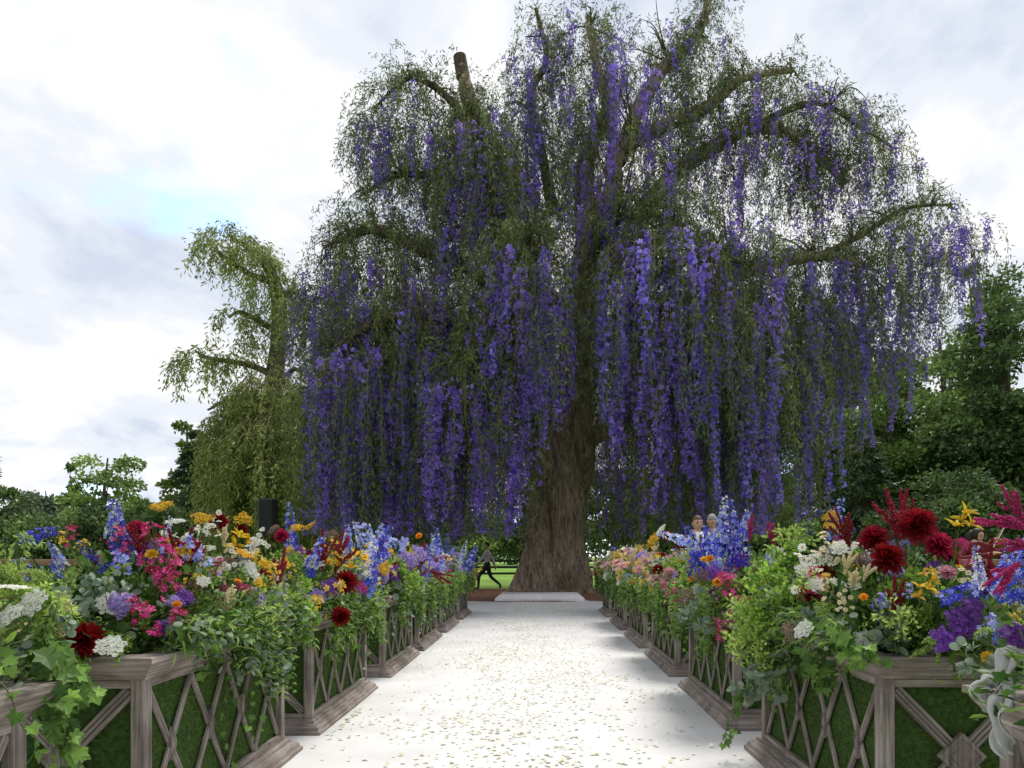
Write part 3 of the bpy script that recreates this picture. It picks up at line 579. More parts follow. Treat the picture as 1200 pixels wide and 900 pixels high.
def tree(name, label, px, py_top, D, wpx, mat, shape='round', nc=46, nl=16000, leaf=.26, cb=.16, seed=1, group=None, zg=0.0, trunk_r=None):
    Hh = CAMH+(VY-py_top)*D/FPX; Wd = wpx*D/FPX; x = (px-VX)*D/FPX
    e = empty(name, (x, D, zg), label, 'tree', group); zb = Hh*cb
    me, cl = crown_mesh(None, Wd, Hh-zb, nc, nl, leaf, mat, shape, seed)
    link('crown', me, e, (0, 0, zb))
    r0 = trunk_r or .022*Hh+.06; g = rg(seed+50); mb = MB(); top = np.array([g.normal(0, .03*Wd), g.normal(0, .03*Wd), Hh*.86])
    sp = smooth_path([(0, 0, -.1), (g.normal(0, .02*Wd), g.normal(0, .02*Wd), Hh*.4), top], 14); V, F = tube(sp, np.linspace(r0, r0*.18, 14)*np.where(np.arange(14) < 1, 1.4, 1), 9); mb.add(V, F, smooth=True)
    for c in cl[::2]:
        b = sp[min(12, max(2, int(14*(zb+c[2]*.55)/Hh)))]; q = c[:3]+np.array([0, 0, zb]); V, F = tube(smooth_path([b, (b+q)/2+np.array([0, 0, .05*Wd]), q], 6), np.linspace(r0*.28, r0*.07, 6), 5); mb.add(V, F, smooth=True)
    link('trunk', mb.mesh('trunk', M['bark2']), e); return e
def conifer(label, px, py_top, D, wpx, seed, mat='needle', nl=15000, group=None, open_=.0, name='conifer'):
    Hh = CAMH+(VY-py_top)*D/FPX; Wd = wpx*D/FPX; x = (px-VX)*D/FPX; e = empty(name, (x, D, 0), label, 'tree', group); g = rg(seed)
    mb = MB(); tb = MB(); V, F = tube([(0, 0, -.1), (.05, 0, Hh*.5), (0, .03, Hh)], [.03*Hh*.7, .016*Hh, .01], 8); tb.add(V, F, smooth=True)
    nb = int(Hh*9); per = int(nl*.8)//nb
    for b in range(nb):
        z = Hh*(.04+.94*(b/nb)**1.05); f = 1-z/Hh; ln = Wd/2*(f**.8)*g.uniform(.6, 1.1)+.25; a = g.uniform(0, 6.28); dr = np.array([math.cos(a), math.sin(a), 0])
        p0 = np.array([0, 0, z]); p1 = p0+dr*ln*.55+np.array([0, 0, .06*ln]); p2 = p0+dr*ln+np.array([0, 0, -.16*ln]); path = smooth_path([p0, p1, p2], 8)
        V, F = tube(path, np.linspace(.05*f+.015, .008, 8), 4); tb.add(V, F)
        m = max(8, int(per*(.35+1.1*f))); u = g.uniform(.12, 1, m); P = np.stack([np.interp(u*7, np.arange(8), path[:, k]) for k in range(3)], 1)
        sidev = np.array([-dr[1], dr[0], 0]); lat = g.normal(0, .20*ln, m)*(1.05-u); P = P+sidev*lat[:, None]+np.array([0, 0, -1])*np.abs(lat)[:, None]*.35+g.normal(0, .05, (m, 3))
        d = unit(dr*.7+sidev*np.sign(lat)[:, None]*.6+np.array([0, 0, -.45])+g.normal(0, .25, (m, 3))); s = g.uniform(.2, .42, m)
        mb.inst(*LEAF4, P, frames(d, g.uniform(0, 6.28, m)), np.stack([s*.3, s, s], 1), 0, np.clip(g.normal(.4, .2, m), 0, 1))
    link('crown', mb.mesh('crown', M[mat]), e); link('trunk', tb.mesh('trunk', M['bark2']), e); return e
# right of the aisle
tree('maple_tree', 'broad mid green maple with layered boughs beyond the violin-side garlands', 1062, 408, 36, 165, 'leaf_mid', 'round', 60, 24000, .25, .10, 31)
tree('lime_tree', 'tall dense dark green tree rising at the edge of the wood', 1172, 292, 33, 200, 'leaf_dark', 'egg', 80, 34000, .22, .06, 32)
tree('oak_tree', 'tall tree with pointed top rising behind the dark dense tree', 1150, 272, 46, 110, 'leaf_mid', 'egg', 50, 17000, .28, .2, 33)
tree('pale_tree', 'yellow green tree seen through the violin-side garlands', 985, 330, 56, 120, 'leaf_light', 'round', 40, 14000, .34, .2, 34)
tree('shade_tree', 'dark tree filling the gap beside the broad maple', 1020, 372, 48, 130, 'leaf_dark', 'round', 46, 16000, .3, .1, 35)
tree('ash_tree', 'full mid green tree between the broad maple and the tall dense tree', 1105, 350, 42, 175, 'leaf_mid', 'egg', 60, 20000, .27, .05, 55)
conifer('dark green spruce with drooping boughs beside the broad maple', 962, 404, 38, 135, 36)
conifer('low dark conifer with sweeping boughs at the foot of the spruce', 1010, 500, 31, 150, 37, nl=12000)
tree('holly_bush', 'dark rounded evergreen bush low behind the violin player', 1120, 540, 26, 200, 'leaf_dark', 'round', 40, 16000, .17, .02, 38)
tree('side_tree', 'dark leafy tree closing the wood past the dense tall tree', 1265, 330, 31, 200, 'leaf_dark', 'egg', 60, 20000, .25, .05, 39)
tree('laurel_bush', 'dark evergreen bush below the spruce, just past the willow skirt', 930, 585, 34, 90, 'leaf_dark', 'round', 30, 9000, .2, .02, 40)
# left of the aisle
tree('maple_tree', 'rounded mid green maple with layered top beyond the speaker-side row', 124, 514, 46, 128, 'leaf_mid', 'egg', 60, 20000, .26, .0, 41)
tree('edge_tree', 'dark leafy tree leaning in beyond the brown bench rail', -18, 520, 40, 95, 'leaf_dark', 'egg', 40, 13000, .25, .03, 42)
tree('silver_tree', 'grey green rounded tree in the distant tree line', 52, 560, 70, 100, 'leaf_grey', 'egg', 44, 14000, .34, .0, 43)
tree('dense_tree', 'dark green bushy tree in front of the distant tree line', 16, 578, 44, 120, 'leaf_dark', 'egg', 46, 15000, .25, .0, 44)
tree('slender_tree', 'slender dark tree with sparse top beside the rounded maple', 84, 540, 50, 40, 'leaf_dark', 'egg', 22, 5000, .28, .1, 45)
tree('lilac_bush', 'yellow green bush below the rounded maple', 158, 572, 38, 80, 'leaf_light', 'round', 30, 9000, .2, .03, 46)
conifer('broad dark yew between the rounded maple and the far willow', 232, 500, 42, 110, 47, nl=16000, name='yew_tree')
tree('thorn_tree', 'loose mid green tree leaning over the dark yew', 222, 478, 50, 62, 'leaf_light', 'egg', 24, 5500, .28, .35, 48)
for k, (px, py, D, wp) in enumerate([(-40, 590, 36, 140), (45, 592, 35, 130), (120, 588, 36, 130), (195, 584, 35, 120), (255, 596, 38, 100)]):
    tree('hedge_bush', ['dark low hedge bush past the brown bench rail', 'dark low hedge bush below the grey green tree', 'dark low hedge bush at the foot of the rounded maple', 'dark low hedge bush at the foot of the yew', 'dark low hedge bush beside the smaller willow'][k], px, py, D, wp, 'leaf_dark', 'round', 34, 9000, .2, 0, 90+k)
# behind the willow: a far row
for k, (px, py, D, wp, mt, lab) in enumerate([
  (395, 535, 62, 150, 'leaf_dark', 'dark far tree behind the speaker-side skirt of the willow'), (470, 530, 66, 150, 'leaf_dark', 'dark far tree behind the lower fronds, speaker side'),
  (548, 560, 84, 110, 'leaf_mid', 'far green tree seen past the walking man'), (612, 560, 88, 100, 'leaf_dark', 'far dark tree directly behind the willow trunk and black fence'),
  (720, 530, 58, 150, 'leaf_dark', 'dark far tree behind the violin-side fronds near the trunk'), (800, 520, 52, 150, 'leaf_dark', 'dark far tree behind the two men'),
  (870, 525, 55, 120, 'leaf_dark', 'dark far tree behind the violin-side edge of the skirt'), (-90, 540, 60, 130, 'leaf_dark', 'dark far tree past the brown bench rail'), (300, 540, 58, 150, 'leaf_dark', 'dark far tree behind the black speaker')]):
    tree('far_tree', lab, px, py, D, wp, mt, 'round', 36, 11000, .36, .015, 60+k)
# the smaller willow behind the speaker
D2 = 36.0
def T2(px, py, dd=0): return W(px, py, D2)+np.array([0, dd, 0])
w2 = empty('weeping_willow', (T2(322, 640)[0], D2, 0), 'smaller pale weeping willow with bare leaning top behind the black speaker', 'tree')
o2 = np.array([T2(322, 640)[0], D2, 0]); loc2 = lambda V: np.asarray(V)-o2
b2 = [T2(323, 700), T2(322, 600), T2(318, 500), T2(321, 450), T2(327, 395), T2(325, 345), T2(312, 310), T2(290, 290), T2(266, 275)]
b2[0][2] = -.1
V, F = tube(smooth_path(b2, 60), np.interp(np.linspace(0, 1, 60), [0, .4, .7, 1], [.7, .48, .3, .06]), 12); link('trunk', MB().add(loc2(V), F, smooth=True).mesh('trunk', M['bark2']), w2)
for pts in ([(322, 440, 0), (300, 432, -.5), (275, 428, -.8), (252, 425, -1), (240, 418, -1)], [(326, 390, 0), (305, 378, -.4), (288, 372, -.8), (278, 380, -1)], [(325, 350, 0), (345, 345, -.3), (360, 360, -.5)], [(319, 470, 0), (350, 440, -1), (370, 450, -1.5)], [(319, 480, 0), (290, 470, -1), (265, 490, -2)], [(318, 330, 0), (290, 320, 0), (262, 300, 0), (250, 290, 0)]):
    V, F = tube(smooth_path([T2(*p) for p in pts], 20), np.linspace(.2, .05, 20), 8); link('limb', MB().add(loc2(V), F, smooth=True).mesh('limb', M['bark2']), w2)
g = rg(77); mb = MB()
for (px, py, rp, hp, dd, nf) in [(272, 275, 26, 30, 0, 60), (252, 288, 12, 35, 0, 20), (300, 296, 22, 45, 0, 46), (320, 325, 18, 70, 0, 34), (338, 352, 14, 70, -.4, 24), (287, 372, 13, 45, -.8, 22), (248, 418, 15, 45, -1, 30), (276, 425, 14, 35, -.9, 14), (300, 415, 18, 50, -.4, 12),
                                 (312, 460, 30, 160, -1.5, 70), (335, 445, 34, 180, -1.5, 110), (365, 455, 30, 180, -1.5, 90), (290, 490, 22, 130, -1.8, 44), (350, 490, 40, 140, -2.5, 110), (328, 510, 36, 120, -3, 90), (385, 480, 30, 150, -1, 80), (350, 540, 44, 90, -3.2, 90), (335, 440, 40, 190, 2, 100)]:
    c = T2(px, py, dd); k = D2/FPX; Rm = rp*k; nf = int(nf*1.2); r = Rm*np.sqrt(g.random(nf)); a = g.uniform(0, 6.28, nf)
    P0 = c+np.stack([r*np.cos(a), r*np.sin(a), -.5*Rm*(r/Rm)**2+g.normal(0, .2, nf)], 1); o = unit(np.stack([np.cos(a), np.sin(a), 0*a], 1))
    frond_mesh(mb, frond_paths(P0, o*.8, hp*k*g.uniform(.5, 1.15, nf)+.4, g, K=8, zmin=.6), g, per_m=11, ll=(.22, .38), lw=.075, tw=.010, spread=.13)
mb.V = [loc2(v) for v in mb.V]; link('crown', mb.mesh('crown', [M['willow2'], M['twig']]), w2)['kind'] = 'stuff'

# one mass of distant wood closing the horizon
g = rg(123); mb = MB(); n = 36000; u = g.uniform(-1, 1, n); x = u*105; y = 98+10*g.random(n)+22*u*u; top = 6.5+2.2*np.sin(x*.21)+1.6*np.sin(x*.53+1)+1.2*np.sin(x*1.1+2)
z = top*np.sqrt(g.random(n)); P = np.stack([x, y-3*np.sqrt(np.maximum(0, 1-z/top))*g.random(n), z], 1); s = g.uniform(.45, .9, n)
mb.inst(*LEAF4, P, frames(rdir(g, n), g.uniform(0, 6.28, n)), np.stack([s*.7, s, s], 1), 0, np.clip(.4+.25*np.sin(x*.37+z)+g.normal(0, .18, n), 0, 1))
tag(link('distant_wood', mb.mesh('distant_wood', M['leaf_dark'])), 'distant dark wood closing the horizon beyond the lawn and fence', 'wood', kind='stuff')
# ------------------------------------------------------------------ flowers
def petalmat(name, c1, c2, vary=.25, tr=.42): M[name] = leafmat(name, c1, c2, tr, .5, vary, .3)
petalmat('blue', (.018, .016, .36), (.085, .10, .72)); petalmat('paleblue', (.13, .17, .62), (.46, .52, .90)); petalmat('white', (.70, .72, .62), (.90, .90, .85), .08)
petalmat('red', (.10, .002, .006), (.36, .010, .018)); petalmat('crimson', (.20, .004, .020), (.50, .025, .07)); petalmat('magenta', (.42, .010, .13), (.78, .07, .32))
petalmat('yellow', (.62, .36, .010), (.92, .66, .05), .15); petalmat('orange', (.80, .26, .008), (.92, .46, .03), .15); petalmat('purple', (.09, .015, .22), (.34, .11, .58)); petalmat('lavender', (.30, .20, .62), (.58, .48, .85))
petalmat('cream', (.72, .62, .34), (.88, .82, .58), .1); petalmat('peach', (.78, .42, .26), (.88, .62, .44)); petalmat('pinkbrown', (.26, .15, .12), (.48, .34, .27)); petalmat('plum', (.06, .012, .05), (.20, .05, .12)); petalmat('pink', (.70, .26, .40), (.88, .52, .62))
petalmat('lime', (.20, .34, .05), (.52, .66, .18)); petalmat('fresh', (.08, .20, .02), (.40, .60, .10)); petalmat('leafgreen', (.022, .06, .010), (.24, .38, .075)); petalmat('ivy', (.025, .08, .013), (.22, .40, .075), .45); petalmat('greygreen', (.13, .20, .13), (.36, .44, .32), .2); petalmat('stemgreen', (.09, .15, .03), (.20, .27, .07)); petalmat('thistle', (.10, .12, .30), (.30, .34, .55))
def petal(L_=1, w_=.4, cup=.15, curl=.2, nl=3):
    """petal along +y from the origin, nl segments, three columns"""
    V = []
    for i in range(nl+1):
        u = i/nl; ww = w_*math.sin(math.pi*min(1, .12+.80*u))**.8*(1 if i else .35); z = curl*u*u
        V += [(-ww/2, u*L_, z+cup*ww), (0, u*L_, z), (ww/2, u*L_, z+cup*ww)]
    V[-2] = (0, L_*1.04, curl)
    F = [(3*i+j, 3*i+j+1, 3*i+4+j, 3*i+3+j) for i in range(nl) for j in range(2)]
    return np.array(V), np.array(F)
def rosette(mb, rings, mi, g, off=(0, 0, 0), ax=None, tb=.5):
    """rings: (count, elevation deg, length, width, base radius, z, cup, curl)"""
    A = np.eye(3) if ax is None else ax
    for (n, el, L_, w_, r0, z, cup, curl) in rings:
        a = np.arange(n)*2*np.pi/n+g.uniform(0, 6.28)+g.normal(0, .06, n); e = R_(el)+g.normal(0, .09, n)
        d = np.stack([np.cos(a)*np.cos(e), np.sin(a)*np.cos(e), np.sin(e)], 1); side = np.stack([-np.sin(a), np.cos(a), 0*a], 1); nz = np.cross(side, d)*-1
        nz = np.cross(d, -side); Rm = np.stack([-side, d, np.cross(-side, d)], 2)
        P = np.stack([r0*np.cos(a), r0*np.sin(a), np.full(n, z)], 1)
        Rm = np.einsum('ij,njk->nik', A, Rm); P = P@A.T+np.array(off)
        pv, pf = petal(1, w_/L_, cup, curl); mb.inst(pv, pf, P, Rm, np.full(n, L_)*g.uniform(.9, 1.08, n), mi, np.clip(tb+g.normal(0, .2, n), 0, 1), True)
OCT = (np.array([(1, 0, 0), (0, 1, 0), (-1, 0, 0), (0, -1, 0), (0, 0, 1), (0, 0, -.6)])*.5, np.array([(0, 1, 4), (1, 2, 4), (2, 3, 4), (3, 0, 4), (1, 0, 5), (2, 1, 5), (3, 2, 5), (0, 3, 5)]))
def bits(mb, tmpl, P, d, s, mi, g, t=None):
    n = len(P); mb.inst(*tmpl, P, zframes(d, g.uniform(0, 6.28, n)), s, mi, g.random(n) if t is None else t)
def sphere_dirs(g, n, zmin=-.2):
    z = g.uniform(zmin, 1, n); a = np.arange(n)*2.39996; r = np.sqrt(1-z*z); return np.stack([r*np.cos(a), r*np.sin(a), z], 1)
def stemlet(mb, p, q, r, mi, bow=.1, g=None):
    p, q = np.array(p, float), np.array(q, float); m = (p+q)/2+np.array([0, 0, -bow])*np.linalg.norm(q-p) if bow else (p+q)/2
    V, F = tube(smooth_path([p, m, q], 5), [r, r, r, r*.9, r*.8], 4); mb.add(V, F, mi, .5)
SP = {}                                 # kind -> list of (mesh, height of head above its base)
def reg(kind, mb, mats): SP.setdefault(kind, []).append(mb.mesh(kind, [M[m] for m in mats]))
for v in range(3):
    # delphinium spikes: origin at the bottom of the flowering part
    for kind, c1, c2 in (('delphinium_blue', 'blue', 'paleblue'), ('delphinium_pale', 'paleblue', 'white'), ('larkspur_white', 'white', 'lime')):
        g = rg(200+v*7+len(kind)); mb = MB(); n = 52; H = .36+.05*v; u = (np.arange(n)+.5)/n; a = np.arange(n)*2.4+g.normal(0, .35, n); z = u*H+g.normal(0, .008, n); r = .034*(1-.75*u)+.010+g.uniform(0, .012, n)
        bend = .05*np.sin(u*2+v); P = np.stack([r*np.cos(a)+bend, r*np.sin(a), z], 1); d = unit(np.stack([np.cos(a), np.sin(a), .15+.8*u**2+g.normal(0, .25, n)], 1)); s = (.054*(1-.62*u**1.5))*g.uniform(.8, 1.2, n)
        mixc = g.random(n) < (.12+.5*np.maximum(0, u-.55)*2)
        for sel, mi in ((~mixc, 0), (mixc, 1)): bits(mb, FLO5, P[sel], d[sel], s[sel], mi, g)
        bits(mb, OCT, P+d*.006, d, s*.2, 2, g)
        V, F = tube(np.stack([.05*np.sin(np.linspace(-.2, 1, 6)*2+v), 0*np.arange(6), np.linspace(-.06, H, 6)], 1), .0035, 4); mb.add(V, F, 3); reg(kind, mb, (c1, c2, 'white', 'stemgreen'))
    # dahlias and other full blooms, radius about 1 unit = .07 m
    for kind, c, mid in (('dahlia_red', 'red', 'plum'), ('dahlia_crimson', 'crimson', 'red'), ('bloom_peach', 'peach', 'cream'), ('bloom_white', 'white', 'cream'), ('bloom_pink', 'pink', 'magenta')):
        g = rg(300+v*5+len(kind)); mb = MB(); R0 = .072
        rosette(mb, [(17, -12, R0, R0*.40, .006, 0, .35, .0), (17, 6, R0*.97, R0*.38, .006, .004, .4, .05), (15, 22, R0*.90, R0*.36, .005, .008, .45, .1), (13, 38, R0*.78, R0*.33, .005, .012, .5, .15), (11, 54, R0*.62, R0*.29, .004, .014, .6, .25), (8, 70, R0*.46, R0*.24, .003, .016, .7, .3)], 0, g)
        dd = sphere_dirs(g, 24, .1); bits(mb, OCT, dd*.014+np.array([0, 0, .018]), dd, .008, 1, g); rosette(mb, [(9, -35, .03, .014, .004, -.006, .2, -.1)], 2, g); reg(kind, mb, (c, mid, 'stemgreen'))
    # flat yarrow and sedum heads
    for kind, c, R0, hmp in (('yarrow', 'yellow', .052, .25), ('sedum', 'pinkbrown', .06, .5), ('statice', 'purple', .062, .55), ('hydrangea', 'lavender', .07, .6), ('goldenrod', 'lime', .05, .7), ('celosia', 'magenta', .05, .8)):
        g = rg(400+v*3+len(kind)); mb = MB(); n = 190; rr = np.sqrt((np.arange(n)+.5)/n); a = np.arange(n)*2.39996; th_ = a % 6.2832; lump = 1+(.22*np.sin(th_*3+v)+.16*np.sin(th_*5+2*v)+.1*np.sin(th_*8))*rr
        P = np.stack([R0*rr*np.cos(a)*lump, R0*rr*np.sin(a)*lump, R0*hmp*np.sqrt(np.maximum(0, 1.02-rr*rr))+g.normal(0, R0*(.05 if kind == 'yarrow' else .13), n)], 1); d = unit(P*np.array([1, 1, 2.5])+np.array([0, 0, R0*.5])+g.normal(0, R0*.3, (n, 3)))
        if kind in ('statice', 'hydrangea'): bits(mb, FLO5, P, d, R0*.26*g.uniform(.7, 1.25, n), 0, g)
        else: bits(mb, OCT, P, d, R0*.17*g.uniform(.7, 1.3, n), 0, g)
        for k in range(9): stemlet(mb, (0, 0, -.05), (R0*.7*math.cos(k*.7), R0*.7*math.sin(k*.7), R0*hmp*.5), .0016, 1, .12)
        reg(kind, mb, (c, 'stemgreen'))
    # amaranth plume: tapering tails covered in tiny florets
    for kind, c, dr in (('amaranth', 'crimson', 1), ('amaranth_pink', 'magenta', 1), ('astilbe', 'cream', .8), ('amaranth_green', 'lime', -.6), ('veronica', 'white', 1)):
        g = rg(500+v*11+len(kind)); mb = MB(); tails = 7 if kind != 'veronica' else 4
        for k in range(tails):
            a = g.uniform(0, 6.28); L_ = (.26 if k == 0 else g.uniform(.10, .20)); sp = 0.03 if k == 0 else g.uniform(.25, .6)
            p0 = np.array([0, 0, .0 if k == 0 else g.uniform(0, .08)]); end = p0+np.array([math.cos(a)*sp*L_, math.sin(a)*sp*L_, L_*(dr if dr > 0 else dr)]); mid = (p0+end)/2+np.array([math.cos(a)*sp*.03, math.sin(a)*sp*.03, .02])
            path = smooth_path([p0, mid, end], 12); n = int(190*L_/.2); u = g.random(n); Pm = np.stack([np.interp(u*11, np.arange(12), path[:, j]) for j in range(3)], 1); w_ = (.017 if kind != 'astilbe' else .02)*(1-.72*u)
            d = rdir(g, n); bits(mb, OCT, Pm+d*(w_*np.sqrt(g.random(n)))[:, None], d, .0108*g.uniform(.7, 1.4, n), 0, g)
            V, F = tube(path, .0025, 4); mb.add(V, F, 1)
        stemlet(mb, (0, 0, -.06), (0, 0, .02), .003, 1, 0); reg(kind, mb, (c, 'stemgreen'))
    # loose sprays of round florets
    for kind, c, c2 in (('stock', 'magenta', 'crimson'), ('snapdragon_yellow', 'yellow', 'cream'), ('phlox', 'paleblue', 'lavender'), ('snapdragon_pink', 'pink', 'peach')):
        g = rg(600+v*13+len(kind)); mb = MB(); n = 24; P = np.stack([g.normal(0, .035, n), g.normal(0, .035, n), g.uniform(0, .20, n)], 1); P[:, :2] *= (1.25-3.5*P[:, 2:3]); d = unit(P*np.array([1, 1, .2])+np.array([0, 0, .02])+g.normal(0, .02, (n, 3)))
        sel = g.random(n) < .75; bits(mb, FLO5, P[sel], d[sel], g.uniform(.026, .042, sel.sum()), 0, g); bits(mb, FLO5, P[~sel], d[~sel], g.uniform(.02, .032, (~sel).sum()), 1, g); bits(mb, OCT, P+d*.005, d, .006, 3, g)
        for p in P: stemlet(mb, (0, 0, max(-.05, p[2]-.08)), p, .0012, 2, 0)
        stemlet(mb, (0, 0, -.06), (0, 0, .18), .0022, 2, 0); reg(kind, mb, (c, c2, 'stemgreen', 'cream'))
    # lace umbels
    g = rg(700+v); mb = MB(); nr = 21
    for k in range(nr):
        rr = .062*math.sqrt((k+.4)/nr); a = k*2.39996; c = np.array([rr*math.cos(a), rr*math.sin(a), .012*math.cos(rr*18)]); stemlet(mb, (0, 0, -.06), c, .001, 1, .08); n = 16
        q = np.sqrt((np.arange(n)+.5)/n)*.0135; b = np.arange(n)*2.39996; P = c+np.stack([q*np.cos(b), q*np.sin(b), g.normal(0, .0015, n)], 1); bits(mb, FLO5, P, unit(np.array([0, 0, 1.])+g.normal(0, .3, (n, 3))), .008, 0, g)
    reg('lace_flower', mb, ('white', 'stemgreen'))
    # daisies, marigolds, cosmos
    for kind, c, mid, cnt, R0, sp in (('daisy_spray', 'white', 'yellow', 13, .017, .06), ('feverfew', 'cream', 'yellow', 14, .014, .055), ('marigold', 'orange', 'orange', 1, .034, 0), ('calendula', 'yellow', 'orange', 1, .034, 0), ('cosmos', 'magenta', 'yellow', 1, .04, 0)):
        g = rg(800+v*5+len(kind)); mb = MB()
        for k in range(cnt):
            p = np.array([g.normal(0, sp), g.normal(0, sp), g.uniform(-.04, .04)]) if cnt > 1 else np.zeros(3); ax = unit(np.array([g.normal(0, .4), g.normal(0, .4), 1])); A = zframes(ax[None], np.array([0.]))[0]
            rings = [(11, 8, R0, R0*.5, .003, 0, .2, .0)] if cnt > 1 or kind == 'cosmos' else [(15, 2, R0, R0*.42, .004, 0, .3, 0), (13, 20, R0*.9, R0*.42, .004, .003, .3, .1), (11, 42, R0*.7, R0*.4, .004, .005, .4, .2), (8, 62, R0*.5, R0*.35, .002, .006, .5, .3)]
            rosette(mb, rings, 0, g, p, A); dd = sphere_dirs(g, 14, .2); bits(mb, OCT, p+(dd*R0*.28)@A.T, dd@A.T, R0*.2, 1, g)
            if cnt > 1: stemlet(mb, (0, 0, -.12), p, .001, 2, 0)
        reg(kind, mb, (c, mid, 'stemgreen'))
    # lily spray with buds
    g = rg(900+v); mb = MB()
    for k, (x, y, z, s) in enumerate([(0, 0, .06, 1), (.05, -.02, .0, .95), (-.045, -.03, .03, .9), (.01, .04, -.03, .85)]):
        ax = unit(np.array([x*9, y*9-.35, .8])); A = zframes(ax[None], np.array([k*1.0]))[0]
        rosette(mb, [(3, 48, .068*s, .03*s, .006, 0, .4, -.42), (3, 52, .066*s, .024*s, .006, .002, .4, -.36)], 0, g, (x, y, z), A); rosette(mb, [(5, 75, .045*s, .003, .001, 0, .1, -.1)], 2, g, (x, y, z), A); stemlet(mb, (0, 0, -.08), (x, y, z), .002, 1, 0)
    for k in range(2): P = np.array([[(-.03+.05*k), .01, .09+.02*k]]); mb.inst(*OCT, P, np.eye(3)[None], np.array([[.016, .016, .055]]), 3, [.5]); stemlet(mb, (0, 0, 0), P[0], .0018, 1, 0)
    reg('lily', mb, ('yellow', 'stemgreen', 'orange', 'lime'))
    # globe thistle
    g = rg(950+v); mb = MB(); dd = sphere_dirs(g, 150, -.95); SPK = (np.array([(.16, 0, 0), (-.08, .14, 0), (-.08, -.14, 0), (0, 0, 1.)]), np.array([(0, 1, 3), (1, 2, 3), (2, 0, 3)])); bits(mb, SPK, dd*.012, dd, .014, 0, g); bits(mb, OCT, np.zeros((1, 3)), np.array([[0, 0, 1.]]), .026, 0, g); stemlet(mb, (0, 0, -.1), (0, 0, 0), .002, 1, 0); reg('globe_thistle', mb, ('thistle', 'stemgreen'))
    # nodding oat grass
    g = rg(970+v); mb = MB()
    for k in range(5):
        a = g.uniform(-.6, .6); path = smooth_path([(0, 0, -.05), (.05*math.cos(a), .05*math.sin(a), .10), (.14*math.cos(a)+g.normal(0, .02), .14*math.sin(a)+g.normal(0, .03), .12+g.normal(0, .03)), (.23*math.cos(a), .23*math.sin(a), .05+g.normal(0, .03))], 14); V, F = tube(path, .0013, 4); mb.add(V, F, 1)
        for j in range(6, 14): P = path[j][None]+g.normal(0, .004, (1, 3)); d = unit(path[j]-path[j-1]+np.array([0, 0, -.5])+g.normal(0, .3, 3))[None]; mb.inst(*LEAF8, P, frames(d, g.uniform(0, 6, 1)), np.array([[.012, .036, .03]]), 0, g.random(1))
    reg('oat_grass', mb, ('lime', 'stemgreen'))
    # feathery green clumps (maidenhair, fern)
    for kind, c, ls, n in (('maidenhair_fern', 'fresh', .016, 420), ('lime_foliage', 'lime', .026, 190), ('boxwood_sprig', 'leafgreen', .024, 170), ('eucalyptus_sprig', 'greygreen', .042, 46)):
        g = rg(990+v*3+len(kind)); mb = MB(); nbr = 9; T = ROUND if kind in ('eucalyptus_sprig', 'maidenhair_fern') else LEAF8
        for k in range(nbr):
            a = g.uniform(0, 6.28); e = g.uniform(.1, 1.2); d0 = np.array([math.cos(a)*math.cos(e), math.sin(a)*math.cos(e), math.sin(e)]); L_ = g.uniform(.10, .19); end = d0*L_+np.array([0, 0, -.05]); path = smooth_path([(0, 0, -.06), d0*L_*.5+np.array([0, 0, .015]), end], 9); V, F = tube(path, .0015, 4); mb.add(V, F, 1)
            m = n//nbr; u = g.uniform(.3, 1, m); P = np.stack([np.interp(u*8, np.arange(9), path[:, j]) for j in range(3)], 1); dd = unit(unit(end)*.5+rdir(g, m)); P = P+dd*g.uniform(0, .03, m)[:, None]*(kind != 'eucalyptus_sprig'); s = ls*g.uniform(.7, 1.3, m)
            mb.inst(*T, P, frames(dd, g.uniform(0, 6.28, m)), np.stack([s*(.9 if T is ROUND else .55), s, s], 1), 0, np.clip(g.normal(.5, .25, m), 0, 1), True)
        reg(kind, mb, (c, 'stemgreen'))
